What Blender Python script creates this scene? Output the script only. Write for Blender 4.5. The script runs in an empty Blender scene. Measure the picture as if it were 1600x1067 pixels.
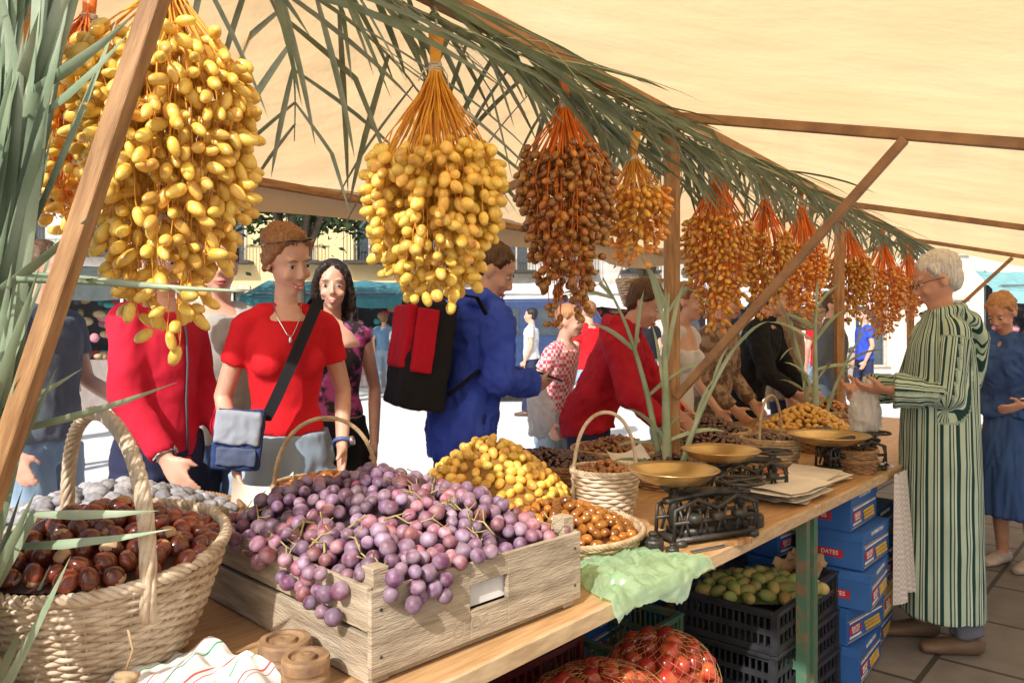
import bpy, math, random
from mathutils import Vector as V, Matrix, noise
random.seed(7)
S=bpy.context.scene; COL=S.collection
TMP=bpy.data.scenes.new('tmp')
R=random.random
def U(a,b): return a+(b-a)*R()
def sm(a): a=max(0,min(1,a)); return a*a*(3-2*a)
class Near:
    def __init__(s,d): s.d=d; s.g={}
    def ok(s,p):
        k=(int(p.x//s.d),int(p.y//s.d),int(p.z//s.d))
        for a in (-1,0,1):
            for b in (-1,0,1):
                for c in (-1,0,1):
                    for q in s.g.get((k[0]+a,k[1]+b,k[2]+c),()):
                        if (q-p).length<s.d: return False
        s.g.setdefault(k,[]).append(p.copy()); return True
# ---------------------------------------------------------------- materials
MATS={}
def M(name,col,rough=.6,col2=None,scale=12,detail=4,bump=0,bscale=80,metal=0,rand=0,coat=0,sss=0,spec=.5,con=(.35,.65),stretch=None,hue=0,bdist=.004):
    if name in MATS: return MATS[name]
    m=bpy.data.materials.new(name); m.use_nodes=True; nt=m.node_tree; N=nt.nodes; Lk=nt.links.new
    b=N['Principled BSDF']
    tc=N.new('ShaderNodeTexCoord'); mp=N.new('ShaderNodeMapping'); Lk(tc.outputs['Object'],mp.inputs[0])
    if stretch: mp.inputs['Scale'].default_value=stretch
    oi=N.new('ShaderNodeObjectInfo'); mu=N.new('ShaderNodeMath'); mu.operation='MULTIPLY'; mu.inputs[1].default_value=37; Lk(oi.outputs['Random'],mu.inputs[0])
    n=N.new('ShaderNodeTexNoise'); n.noise_dimensions='4D'; n.inputs['Scale'].default_value=scale; n.inputs['Detail'].default_value=detail
    Lk(mp.outputs[0],n.inputs['Vector']); Lk(mu.outputs[0],n.inputs['W'])
    mr=N.new('ShaderNodeMapRange'); mr.inputs[1].default_value=con[0]; mr.inputs[2].default_value=con[1]; Lk(n.outputs[0],mr.inputs[0])
    mx=N.new('ShaderNodeMix'); mx.data_type='RGBA'; c2=col2 or tuple(c*.72 for c in col)
    mx.inputs[6].default_value=(*col,1); mx.inputs[7].default_value=(*c2,1); Lk(mr.outputs[0],mx.inputs[0])
    out=mx.outputs[2]
    hs=N.new('ShaderNodeHueSaturation'); Lk(out,hs.inputs['Color'])
    if rand:
        m2=N.new('ShaderNodeMapRange'); m2.inputs[3].default_value=1-rand; m2.inputs[4].default_value=1+rand*.6; Lk(oi.outputs['Random'],m2.inputs[0]); Lk(m2.outputs[0],hs.inputs['Value'])
    if hue:
        m3=N.new('ShaderNodeMath'); m3.operation='FRACT'; Lk(mu.outputs[0],m3.inputs[0])
        m4=N.new('ShaderNodeMapRange'); m4.inputs[3].default_value=.5-hue; m4.inputs[4].default_value=.5+hue; Lk(m3.outputs[0],m4.inputs[0]); Lk(m4.outputs[0],hs.inputs['Hue'])
    Lk(hs.outputs[0],b.inputs['Base Color'])
    b.inputs['Roughness'].default_value=rough; b.inputs['Metallic'].default_value=metal
    b.inputs['Coat Weight'].default_value=coat; b.inputs['Coat Roughness'].default_value=.12
    b.inputs['Specular IOR Level'].default_value=spec
    if sss:
        b.inputs['Subsurface Weight'].default_value=sss; b.inputs['Subsurface Radius'].default_value=(.01,.004,.002); b.inputs['Subsurface Scale'].default_value=1
    if bump:
        n2=N.new('ShaderNodeTexNoise'); n2.inputs['Scale'].default_value=bscale; n2.inputs['Detail'].default_value=3; Lk(mp.outputs[0],n2.inputs['Vector'])
        bp=N.new('ShaderNodeBump'); bp.inputs['Strength'].default_value=bump; bp.inputs['Distance'].default_value=bdist; Lk(n2.outputs[0],bp.inputs['Height']); Lk(bp.outputs[0],b.inputs['Normal'])
    MATS[name]=m; return m
def cloth(name,col,col2=None,**k):
    return M(name,col,rough=.85,col2=col2 or tuple(c*.78 for c in col),scale=7,bump=.8,bscale=8,spec=.2,bdist=.014,stretch=(1,1,.5),**k)
def stripes(name,axis,period,cols,rough=.85,attr=None):
    m=bpy.data.materials.new(name); m.use_nodes=True; nt=m.node_tree; N=nt.nodes; Lk=nt.links.new; b=N['Principled BSDF']
    if attr:
        a=N.new('ShaderNodeAttribute'); a.attribute_name=attr; src=a.outputs['Fac']
    else:
        tc=N.new('ShaderNodeTexCoord'); sx=N.new('ShaderNodeSeparateXYZ'); Lk(tc.outputs['Object'],sx.inputs[0]); src=sx.outputs[axis]
    d=N.new('ShaderNodeMath'); d.operation='DIVIDE'; d.inputs[1].default_value=period; Lk(src,d.inputs[0])
    fr=N.new('ShaderNodeMath'); fr.operation='FRACT'; Lk(d.outputs[0],fr.inputs[0])
    cr=N.new('ShaderNodeValToRGB'); cr.color_ramp.interpolation='CONSTANT'; e=cr.color_ramp.elements
    while len(e)<len(cols): e.new(.5)
    for i,(p,c) in enumerate(cols): e[i].position=p; e[i].color=(*c,1)
    Lk(fr.outputs[0],cr.inputs[0])
    t2=N.new('ShaderNodeTexCoord'); n2=N.new('ShaderNodeTexNoise'); n2.inputs['Scale'].default_value=10; Lk(t2.outputs['Object'],n2.inputs['Vector'])
    mr=N.new('ShaderNodeMapRange'); mr.inputs[3].default_value=.8; mr.inputs[4].default_value=1.15; Lk(n2.outputs[0],mr.inputs[0])
    hs=N.new('ShaderNodeHueSaturation'); Lk(cr.outputs[0],hs.inputs['Color']); Lk(mr.outputs[0],hs.inputs['Value']); Lk(hs.outputs[0],b.inputs['Base Color'])
    b.inputs['Roughness'].default_value=rough; b.inputs['Specular IOR Level'].default_value=.2
    bp=N.new('ShaderNodeBump'); bp.inputs['Strength'].default_value=.5; bp.inputs['Distance'].default_value=.015; Lk(n2.outputs[0],bp.inputs['Height']); Lk(bp.outputs[0],b.inputs['Normal'])
    return m
def checks(name,c1,c2,scale):
    m=bpy.data.materials.new(name); m.use_nodes=True; nt=m.node_tree; N=nt.nodes; Lk=nt.links.new; b=N['Principled BSDF']
    tc=N.new('ShaderNodeTexCoord'); k=N.new('ShaderNodeTexChecker'); k.inputs['Scale'].default_value=scale; k.inputs[1].default_value=(*c1,1); k.inputs[2].default_value=(*c2,1)
    Lk(tc.outputs['Object'],k.inputs[0]); Lk(k.outputs[0],b.inputs['Base Color']); b.inputs['Roughness'].default_value=.9
    return m
def sheet_mat(name,col,tw,pw,col2=None,gloss=0):
    m=bpy.data.materials.new(name); m.use_nodes=True; nt=m.node_tree; N=nt.nodes; Lk=nt.links.new
    for n in list(N): N.remove(n)
    o=N.new('ShaderNodeOutputMaterial'); d=N.new('ShaderNodeBsdfDiffuse'); t=N.new('ShaderNodeBsdfTranslucent'); p=N.new('ShaderNodeBsdfTransparent')
    tc=N.new('ShaderNodeTexCoord'); n=N.new('ShaderNodeTexNoise'); n.inputs['Scale'].default_value=1.6; n.inputs['Detail'].default_value=8; Lk(tc.outputs['Object'],n.inputs['Vector'])
    mr=N.new('ShaderNodeMapRange'); mr.inputs[1].default_value=.3; mr.inputs[2].default_value=.7; Lk(n.outputs[0],mr.inputs[0])
    mx=N.new('ShaderNodeMix'); mx.data_type='RGBA'; mx.inputs[6].default_value=(*col,1); mx.inputs[7].default_value=(*(col2 or tuple(c*.9 for c in col)),1); Lk(mr.outputs[0],mx.inputs[0])
    for s in (d,t,p): Lk(mx.outputs[2],s.inputs[0])
    n2=N.new('ShaderNodeTexNoise'); n2.inputs['Scale'].default_value=5; n2.inputs['Detail'].default_value=7; Lk(tc.outputs['Object'],n2.inputs['Vector'])
    bp=N.new('ShaderNodeBump'); bp.inputs['Strength'].default_value=.6; bp.inputs['Distance'].default_value=.03; Lk(n2.outputs[0],bp.inputs['Height']); Lk(bp.outputs[0],d.inputs['Normal']); Lk(bp.outputs[0],t.inputs['Normal'])
    a=N.new('ShaderNodeMixShader'); a.inputs[0].default_value=tw; Lk(d.outputs[0],a.inputs[1]); Lk(t.outputs[0],a.inputs[2])
    b=N.new('ShaderNodeMixShader'); b.inputs[0].default_value=pw; Lk(a.outputs[0],b.inputs[1]); Lk(p.outputs[0],b.inputs[2]); res=b
    if gloss:
        g=N.new('ShaderNodeBsdfGlossy'); g.inputs['Roughness'].default_value=.2; c=N.new('ShaderNodeMixShader'); c.inputs[0].default_value=gloss; Lk(b.outputs[0],c.inputs[1]); Lk(g.outputs[0],c.inputs[2]); res=c
    Lk(res.outputs[0],o.inputs[0])
    return m
# ---------------------------------------------------------------- mesh builder
SPH={}
def sphere_t(seg,rings):
    if (seg,rings) not in SPH:
        vs=[(0,0,1)];fs=[]
        for i in range(1,rings):
            a=math.pi*i/rings
            for j in range(seg):
                b=2*math.pi*j/seg; vs.append((math.sin(a)*math.cos(b),math.sin(a)*math.sin(b),math.cos(a)))
        vs.append((0,0,-1)); e=len(vs)-1
        for j in range(seg):
            k=(j+1)%seg; fs.append((0,1+j,1+k)); fs.append((e,1+(rings-2)*seg+k,1+(rings-2)*seg+j))
            for i in range(rings-2): fs.append((1+i*seg+j,1+(i+1)*seg+j,1+(i+1)*seg+k,1+i*seg+k))
        SPH[(seg,rings)]=([V(v) for v in vs],fs)
    return SPH[(seg,rings)]
class MB:
    def __init__(s): s.v=[]; s.f=[]; s.mi=[]; s.k=0; s.T=None
    def add(s,vs,fs):
        o=len(s.v); T=s.T; s.v+=[T@V(p) for p in vs] if T else [V(p) for p in vs]; s.f+=[tuple([i+o for i in f]) for f in fs]; s.mi+=[s.k]*len(fs)
    def tube(s,pts,rad,seg=8,side=None,cap=True,closed=False):
        pts=[V(p) for p in pts]; n=len(pts)
        if not isinstance(rad,(list,tuple)): rad=[rad]*n
        if len(rad)!=n: rad=[rad[0]]*n
        vs=[];fs=[]; prev=None
        cs=[(math.cos(2*math.pi*j/seg),math.sin(2*math.pi*j/seg)) for j in range(seg)]
        for i,p in enumerate(pts):
            if closed: t=pts[(i+1)%n]-pts[i-1]
            else: t=pts[min(i+1,n-1)]-pts[max(i-1,0)]
            t=t.normalized() if t.length>1e-9 else V((0,0,1))
            ref=V(side) if side is not None else (prev if prev is not None else (V((0,0,1)) if abs(t.z)<.9 else V((1,0,0))))
            a=ref-t*ref.dot(t)
            if a.length<1e-6: a=t.orthogonal()
            a.normalize(); b=t.cross(a); prev=a
            r=rad[i]; ra,rb=(r if isinstance(r,(tuple,list)) else (r,r)); a=a*ra; b=b*rb
            for c_,s_ in cs: vs.append(p+a*c_+b*s_)
        m=n if closed else n-1
        for i in range(m):
            o1=i*seg; o2=((i+1)%n)*seg
            for j in range(seg):
                k=(j+1)%seg; fs.append((o1+j,o1+k,o2+k,o2+j))
        if cap and not closed:
            fs.append(tuple(range(seg))[::-1]); fs.append(tuple(range((n-1)*seg,n*seg)))
        s.add(vs,fs)
    def ell(s,c,r,rot=None,seg=12,rings=8):
        if not isinstance(r,(tuple,list)): r=(r,r,r)
        vs,fs=sphere_t(seg,rings)
        m=Matrix(((r[0],0,0),(0,r[1],0),(0,0,r[2])))
        if rot: m=rot@m
        m=Matrix.Translation(V(c))@m.to_4x4()
        if s.T: m=s.T@m
        o=len(s.v); s.v+=[m@v for v in vs]; s.f+=[tuple([i+o for i in f]) for f in fs]; s.mi+=[s.k]*len(fs)
    def box(s,c,d,rot=None):
        c=V(c); vs=[]
        for x in (-.5,.5):
            for y in (-.5,.5):
                for z in (-.5,.5):
                    p=V((x*d[0],y*d[1],z*d[2])); vs.append(c+(rot@p if rot else p))
        s.add(vs,[(0,1,3,2),(4,6,7,5),(0,4,5,1),(2,3,7,6),(0,2,6,4),(1,5,7,3)])
    def grid(s,fn,nu,nv):
        vs=[fn(i/nu,j/nv) for i in range(nu+1) for j in range(nv+1)]
        s.add(vs,[(i*(nv+1)+j,(i+1)*(nv+1)+j,(i+1)*(nv+1)+j+1,i*(nv+1)+j+1) for i in range(nu) for j in range(nv)])
    def lathe(s,prof,seg=32,c=(0,0,0)):
        c=V(c); n=len(prof); vs=[c+V((r*math.cos(2*math.pi*j/seg),r*math.sin(2*math.pi*j/seg),z)) for r,z in prof for j in range(seg)]
        s.add(vs,[(i*seg+j,i*seg+(j+1)%seg,(i+1)*seg+(j+1)%seg,(i+1)*seg+j) for i in range(n-1) for j in range(seg)])
    def mesh(s,name,mats,smooth=True,origin=None):
        me=bpy.data.meshes.new(name)
        if origin is not None: o=V(origin); me.from_pydata([p-o for p in s.v],[],s.f)
        else: me.from_pydata(s.v,[],s.f)
        for m in (mats if isinstance(mats,(list,tuple)) else [mats]): me.materials.append(m)
        me.polygons.foreach_set('material_index',s.mi); me.polygons.foreach_set('use_smooth',[smooth]*len(s.f)); me.update(); return me
def obj(name,me,parent=None,loc=(0,0,0),rot=None,scale=None,bevel=0,**pr):
    o=bpy.data.objects.new(name,me); COL.objects.link(o); o.location=loc
    if rot is not None: o.rotation_euler=rot
    if scale is not None: o.scale=scale if isinstance(scale,(tuple,list)) else (scale,)*3
    if parent: o.parent=parent
    if bevel:
        b=o.modifiers.new('Bevel','BEVEL'); b.width=bevel; b.segments=2; b.limit_method='ANGLE'
    for k,v in pr.items(): o[k]=v
    return o
def evalmesh(o):
    TMP.collection.objects.link(o); vl=TMP.view_layers[0]; vl.update(); dg=vl.depsgraph
    nm=bpy.data.meshes.new_from_object(o.evaluated_get(dg)); bpy.data.objects.remove(o); return nm
def blob(mb,voxel,mats,name,smooth_it=3,wr=0,ws=(8,8,3),seed=0):
    me=mb.mesh('tmp',mats); o=bpy.data.objects.new('tmp',me)
    r=o.modifiers.new('r','REMESH'); r.mode='VOXEL'; r.voxel_size=voxel; r.use_smooth_shade=True
    if smooth_it:
        q=o.modifiers.new('s','SMOOTH'); q.iterations=smooth_it; q.factor=.5
    nm=evalmesh(o); nm.name=name; bpy.data.meshes.remove(me)
    if wr:
        sd=V((seed*3.1,seed*1.7,seed)); nz=noise.noise; o5=V((5,5,5)); n=len(nm.vertices)
        co=[0.0]*(3*n); nm.vertices.foreach_get('co',co); nr=[0.0]*(3*n); nm.vertices.foreach_get('normal',nr)
        for i in range(n):
            j=3*i; p=V((co[j]*ws[0],co[j+1]*ws[1],co[j+2]*ws[2]))+sd
            d=wr*(nz(p)+.35-abs(nz(p*1.7+o5))*1.6)
            co[j]+=nr[j]*d; co[j+1]+=nr[j+1]*d; co[j+2]+=nr[j+2]*d
        nm.vertices.foreach_set('co',co)
    if not nm.materials:
        for m in (mats if isinstance(mats,(list,tuple)) else [mats]): nm.materials.append(m)
    nm.polygons.foreach_set('use_smooth',[True]*len(nm.polygons)); nm.update(); return nm
def text_mesh(s,size,mat,ext=.0006):
    c=bpy.data.curves.new('t','FONT'); c.body=s; c.size=size; c.extrude=ext; c.align_x='CENTER'; c.align_y='CENTER'
    me=evalmesh(bpy.data.objects.new('t',c)); me.materials.clear(); me.materials.append(mat); return me
def Rz(a): return Matrix.Rotation(a,3,'Z')
T0=V((-.111,1.327,0)); us=V((.662,.750,0)); uw=V((-.750,.662,0)); TH=.78
def TB(s,w,z=TH): return T0+us*s+uw*w+V((0,0,z))
AT=math.atan2(.750,.662)
CAM=V((0,0,1.385))
# ---------------------------------------------------------------- palette
crate_wood=M('crate_wood',(.52,.43,.31),.85,(.22,.165,.11),scale=5,stretch=(2,2,14),bump=.8,bscale=25,con=(.32,.75))
post_wood=M('post_wood',(.44,.24,.10),.6,(.25,.12,.04),scale=8,stretch=(9,9,1.2),bump=.5,bscale=20)
rust=M('painted_frame',(.36,.20,.09),.5,(.22,.12,.06),scale=14,bump=.2)
wick=M('wicker',(.58,.44,.27),.65,(.36,.23,.12),scale=30,bump=.3,bscale=120,rand=.1)
wickw=M('wicker_pale',(.68,.57,.42),.65,(.38,.26,.15),scale=34,bump=.3,bscale=120,con=(.4,.72))
wickd=M('wicker_brown',(.36,.21,.10),.6,(.2,.1,.045),scale=30,bump=.3,bscale=120)
ydate=M('yellow_date_skin',(.88,.57,.11),.3,(.60,.27,.03),scale=38,detail=3,rand=.28,hue=.014,coat=.3,con=(.48,.70))
odate=M('orange_date_skin',(.84,.42,.06),.25,(.40,.14,.02),scale=45,rand=.35,hue=.012,coat=.4,con=(.45,.7))
bdate=M('brown_date_skin',(.36,.13,.022),.18,(.66,.33,.05),scale=28,rand=.45,hue=.01,coat=.6,con=(.5,.68))
gdate=M('glazed_date_skin',(.44,.16,.020),.15,(.18,.055,.010),scale=30,rand=.4,coat=.7,con=(.4,.62))
kdate=M('dark_date_skin',(.10,.035,.018),.2,(.045,.016,.01),scale=30,rand=.4,coat=.5)
ystem=M('yellow_stem',(.84,.44,.04),.45,(.72,.28,.03),scale=20)
ostem=M('orange_stem',(.90,.24,.018),.45,(.70,.14,.012),scale=20)
palm=M('palm_leaf',(.21,.29,.17),.42,(.38,.45,.31),scale=9,rand=.15,bump=.2,bscale=60)
palmd=M('palm_leaf_dark',(.13,.19,.11),.42,(.28,.35,.21),scale=9,rand=.2)
rope=M('twine',(.74,.70,.62),.9,scale=60,bump=.5,bscale=200)
white=M('white_paper',(.80,.76,.68),.85,(.70,.65,.57),scale=8)
brass=M('brass_pan',(.76,.58,.28),.3,(.58,.40,.17),scale=10,metal=.85,bump=.1)
iron=M('cast_iron',(.03,.032,.03),.45,(.07,.06,.05),scale=30,bump=.4,bscale=60,metal=.4)
blackp=M('black_plastic',(.018,.02,.024),.4,(.035,.035,.04),scale=20)
redp=M('red_plastic',(.16,.012,.016),.45,scale=20)
# ---------------------------------------------------------------- world, sun, camera
w=bpy.data.worlds.new("World"); S.world=w; w.use_nodes=True; nt=w.node_tree
sky=nt.nodes.new('ShaderNodeTexSky'); sky.sky_type='NISHITA'; sky.sun_disc=False
tosun=V((-.34,-.80,.0)).normalized(); el=math.radians(40)
sky.sun_elevation=el; sky.sun_rotation=math.atan2(tosun.x,tosun.y); sky.air_density=1; sky.dust_density=4
nt.links.new(sky.outputs[0],nt.nodes['Background'].inputs[0]); nt.nodes['Background'].inputs[1].default_value=.15
sd=V((tosun.x*math.cos(el),tosun.y*math.cos(el),math.sin(el)))
sl=bpy.data.lights.new('sun','SUN'); sl.energy=5; sl.angle=math.radians(.8); sl.color=(1,.96,.90)
so=bpy.data.objects.new('sun',sl); COL.objects.link(so); so.rotation_euler=sd.to_track_quat('Z','Y').to_euler()
cd=bpy.data.cameras.new('camera'); cam=bpy.data.objects.new('camera',cd); COL.objects.link(cam); S.camera=cam
cam.location=CAM; cam.rotation_euler=(math.radians(90),0,0); cd.lens=27; cd.sensor_width=36; cd.shift_y=-.0128; cd.clip_end=500; cd.clip_start=.02
S.view_settings.view_transform='Standard'; S.view_settings.look='None'
# ---------------------------------------------------------------- ground
def brickmat(name,c1,c2,mortar,scale,bw,rh,ms,rough=.8,rot=0):
    m=bpy.data.materials.new(name); m.use_nodes=True; nt=m.node_tree; N=nt.nodes; Lk=nt.links.new; b=N['Principled BSDF']
    tc=N.new('ShaderNodeTexCoord'); mp=N.new('ShaderNodeMapping'); mp.inputs['Rotation'].default_value=(0,0,rot); Lk(tc.outputs['Object'],mp.inputs[0])
    k=N.new('ShaderNodeTexBrick'); k.inputs['Color1'].default_value=(*c1,1); k.inputs['Color2'].default_value=(*c2,1); k.inputs['Mortar'].default_value=(*mortar,1)
    k.inputs['Scale'].default_value=scale; k.inputs['Brick Width'].default_value=bw; k.inputs['Row Height'].default_value=rh; k.inputs['Mortar Size'].default_value=ms; Lk(mp.outputs[0],k.inputs['Vector'])
    n=N.new('ShaderNodeTexNoise'); n.inputs['Scale'].default_value=7; n.inputs['Detail'].default_value=8; Lk(mp.outputs[0],n.inputs['Vector'])
    mr=N.new('ShaderNodeMapRange'); mr.inputs[3].default_value=.6; mr.inputs[4].default_value=1.3; Lk(n.outputs[0],mr.inputs[0])
    hs=N.new('ShaderNodeHueSaturation'); Lk(k.outputs[0],hs.inputs['Color']); Lk(mr.outputs[0],hs.inputs['Value']); Lk(hs.outputs[0],b.inputs['Base Color'])
    bp=N.new('ShaderNodeBump'); bp.inputs['Strength'].default_value=.4; bp.inputs['Distance'].default_value=.01; Lk(n.outputs[0],bp.inputs['Height']); Lk(bp.outputs[0],b.inputs['Normal']); b.inputs['Roughness'].default_value=rough
    return m
mb=MB(); mb.add([(-150,-150,0),(150,-150,0),(150,250,0),(-150,250,0)],[(0,1,2,3)])
obj('ground',mb.mesh('ground',brickmat('plaza',(.80,.79,.76),(.76,.75,.72),(.66,.65,.62),1,.6,.3,.006)),kind='structure',label='pale stone plaza paving in bright sun',category='ground')
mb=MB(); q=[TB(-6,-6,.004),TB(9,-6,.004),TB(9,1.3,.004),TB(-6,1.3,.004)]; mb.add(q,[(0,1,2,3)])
obj('pavement',mb.mesh('pavement',brickmat('shaded_slabs',(.20,.18,.165),(.15,.14,.13),(.05,.045,.04),1,.6,.4,.012,rot=-AT)),kind='structure',label='dark stone slab pavement behind the stall, shade painted into its colour',category='pavement')  # grey slabs, with the shade on the vendor side painted into their dark tone
# ---------------------------------------------------------------- stall frame and canopy
ub=V((.597,.802,0)); nb=V((.802,-.597,0)); B0=V((-.163,1.953,0))
def BP(s,t,z): return B0+ub*s+nb*t+V((0,0,z))
SO=BP(1.32,0,0)
stall=obj('market_stall',None,loc=SO,label='timber framed market stall with cream canvas canopy',category='market stall')
S0=-.80; S1=7.8
canvas=sheet_mat('canvas',(.94,.69,.39),.72,.05,(.87,.60,.31))
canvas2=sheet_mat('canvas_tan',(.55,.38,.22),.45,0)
def canz(s,t):
    a=abs(t); seg=(s-1.32)/2.6; f=abs(math.sin(math.pi*seg))
    return 2.25-.24*a-.05*f*sm(a/.7)+.012*noise.noise(V((s*2,t*3,0)))+.006*noise.noise(V((s*7,t*3,4)))
for wd in (2.6,-1.12):
    mb=MB(); mb.grid(lambda a,b:BP(S0+(S1-S0)*a,wd*b,canz(S0+(S1-S0)*a,wd*b)),160,36)
    obj('canopy',mb.mesh('canopy',canvas,origin=SO),stall)
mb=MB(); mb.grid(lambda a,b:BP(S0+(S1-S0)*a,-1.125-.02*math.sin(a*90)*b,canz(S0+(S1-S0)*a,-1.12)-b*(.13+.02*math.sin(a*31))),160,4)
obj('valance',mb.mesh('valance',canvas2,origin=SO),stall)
def beam(name,a,b,wd,ht,mat=post_wood,up=(0,0,1)):
    a=V(a);b=V(b); d=b-a; L=d.length; d.normalize(); y=V(up).cross(d)
    if y.length<1e-3: y=V((1,0,0)).cross(d)
    y.normalize(); z=d.cross(y); rot=Matrix((y,z,d)).transposed()
    mb=MB(); mb.box((0,0,0),(wd,ht,L))
    return obj(name,mb.mesh(name,mat,False),stall,loc=(a+b)/2-SO,rot=rot.to_euler(),bevel=.003)
beam('ridge_beam',BP(S0,0,2.215),BP(S1,0,2.215),.045,.05)
P0=BP(1.324,0,0); beam('post',P0,P0+V((0,0,2.185)),.055,.055)
for s in (1.32,3.9,6.5):
    beam('rafter',BP(s,.0,2.215),BP(s,2.6,canz(s,2.6)-.03),.03,.035,rust); beam('rafter',BP(s,0,2.215),BP(s,-1.12,canz(s,1.12)-.03),.03,.035,rust)
beam('brace',BP(1.30,.03,1.12),BP(1.30,.83,2.0),.03,.03,rust)
beam('post',BP(3.9,0.0,0),BP(3.9,0,2.185),.05,.05); beam('post',BP(6.5,0,0),BP(6.5,0,2.185),.05,.05)
beam('brace',BP(6.5,.03,1.2),BP(6.5,.8,2.0),.03,.03,rust)
beam('brace',(-.84,1.06,.79),(-.375,1.05,2.17),.030,.026)
beam('brace',(-1.06,1.52,.785),(-.90,1.45,2.12),.04,.03)
beam('eave_rail',BP(S0,-1.1,canz(0,1.1)-.02),BP(S1,-1.1,canz(0,1.1)-.02),.03,.03)
beam('post',BP(3.9,2.5,0),BP(3.9,2.5,canz(3.9,2.5)-.02),.05,.05); beam('post',BP(6.5,2.5,0),BP(6.5,2.5,canz(6.5,2.5)-.02),.05,.05)
# ---------------------------------------------------------------- tables
green=M('green_paint',(.07,.16,.10),.5,(.25,.12,.07),scale=25,con=(.5,.7))
top=M('tabletop_wood',(.60,.38,.19),.4,(.40,.22,.09),scale=5,stretch=(2,22,22),bump=.15,bscale=20,con=(.3,.7))
def table(s0,s1,w1,lab):
    c=TB((s0+s1)/2,w1/2,0); L=s1-s0; e=obj('market_table',None,loc=c,rot=(0,0,AT),label=lab,category='table',group='trestle tables end to end')
    mb=MB(); n=5
    for i in range(n): mb.box((0,-w1/2+w1/n*(i+.5),TH-.011),(L,w1/n-.002,.022))
    obj('tabletop',mb.mesh('tabletop',top,False),e,bevel=.002)
    mb=MB(); mb.box((0,-w1/2-.006,TH-.016),(L,.012,.036)); obj('table_edge',mb.mesh('edge',M('edge_strip',(.64,.46,.27),.5,(.45,.30,.16),scale=8,stretch=(2,10,10)),False),e,bevel=.002)
    for sx in (-1,1):
        for sy in (-1,1):
            x=sx*(L/2-.03); y=sy*(w1/2-.025)
            mb=MB(); mb.box((x,y,(TH-.024)/2),(.035,.005,TH-.024)); mb.box((x-.016,y+.018,(TH-.024)/2),(.005,.032,TH-.024)); obj('leg',mb.mesh('leg',green,False),e)
        for z in (.70,.22):
            mb=MB(); mb.box((sx*(L/2-.03),0,z),(.03,w1-.10,.03)); obj('crossbar',mb.mesh('crossbar',green,False),e)
    mb=MB(); mb.grid(lambda a,b:V((-L/2+L*a,w1/2-.02+.02*math.sin(a*70),.02+.73*b)),100,3); obj('added_shade_skirt',mb.mesh('skirt',cloth('shade_skirt_cloth',(.05,.06,.05))),e)  # dark panel added on the customer side to deepen the shade under the table
table(-1.3,1.765,1.25,'wooden trestle table with green metal legs carrying fruit')
table(1.775,4.7,1.25,'wooden trestle table holding scales and date trays')
# ---------------------------------------------------------------- wicker
def ropepath(mb,pts,R0,strands,turns,r,closed=False,seg=5):
    pts=[V(p) for p in pts]; n=len(pts)
    for k in range(strands):
        out=[]
        for i,p in enumerate(pts):
            t=(pts[(i+1)%n]-pts[i-1]) if closed else (pts[min(i+1,n-1)]-pts[max(i-1,0)]); t.normalize()
            a=t.cross(V((.13,.21,1))); a.normalize(); b=t.cross(a); q=2*math.pi*(turns*i/n+k/strands)
            out.append(p+a*R0*math.cos(q)+b*R0*math.sin(q))
        mb.tube(out,r,seg,closed=closed)
def basket(loc,r0,r1,h,mat,label,ey=1,rot=0,handle=None,rows=12,stakes=26,tilt=(0,0),sr=.004,name='wicker_basket',rimr=.005,hbase=.45):
    e=obj(name,None,loc=loc,rot=(0,0,rot),label=label,category='basket')
    Rr=lambda t:r0+(r1-r0)*(t**.75)
    zf=lambda th,t:h*t+t*(tilt[0]*math.cos(th)+tilt[1]*math.sin(th))
    mb=MB(); n=stakes*4
    for k in range(rows):
        t=(k+.5)/rows; pts=[]
        for i in range(n):
            th=2*math.pi*i/n; r=Rr(t)+sr*.9*math.cos(stakes/2*th+k*math.pi)+.003*noise.noise(V((k,i*.3,0)))
            pts.append((r*math.cos(th),r*ey*math.sin(th),zf(th,t)+.002*noise.noise(V((k*3,i*.15,7)))))
        mb.tube(pts,h/rows*.55,5,closed=True)
    for j in range(stakes):
        th=2*math.pi*j/stakes
        mb.tube([(Rr(t)*math.cos(th),Rr(t)*ey*math.sin(th),zf(th,t)) for t in (0,.2,.4,.6,.8,1)],sr*.8,4)
    mb.grid(lambda a,b:V(((Rr(max(b,.001))-.004)*math.cos(a*2*math.pi)*.985,(Rr(max(b,.001))-.004)*ey*math.sin(a*2*math.pi)*.985,zf(a*2*math.pi,b))),48,6)
    mb.tube([(0,0,.003),(0,0,.012)],[(r0,r0*ey)]*2,28,side=(1,0,0))
    obj('basket_body',mb.mesh('body',mat),e)
    mb=MB(); n=200; ropepath(mb,[(r1*math.cos(2*math.pi*i/n),r1*ey*math.sin(2*math.pi*i/n),zf(2*math.pi*i/n,1)+rimr*.6) for i in range(n)],rimr,4,int(r1*110),rimr*.72,True)
    obj('rim',mb.mesh('rim',mat),e)
    if handle:
        ha,hh,hr=handle; mb=MB(); c,s_=math.cos(ha),math.sin(ha); pts=[]
        for i in range(81):
            a=math.pi*i/80; x=r1*math.cos(a); z=h*hbase+(hh-h*hbase)*max(0,math.sin(a))**.62
            if i in (0,80): z=h*(hbase-.15)
            pts.append((x*c,x*s_*ey,z+tilt[0]*c*(x/r1)+tilt[1]*s_*(x/r1)))
        ropepath(mb,pts,hr*.6,6,6,hr*.46); obj('handle',mb.mesh('handle',mat),e)
    return e
def ell_mesh(name,mat,r,seg=12,rings=8,fn=None):
    mb=MB(); mb.ell((0,0,0),r,seg=seg,rings=rings)
    if fn: mb.v=[fn(p) for p in mb.v]
    return mb.mesh(name,mat)
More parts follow.
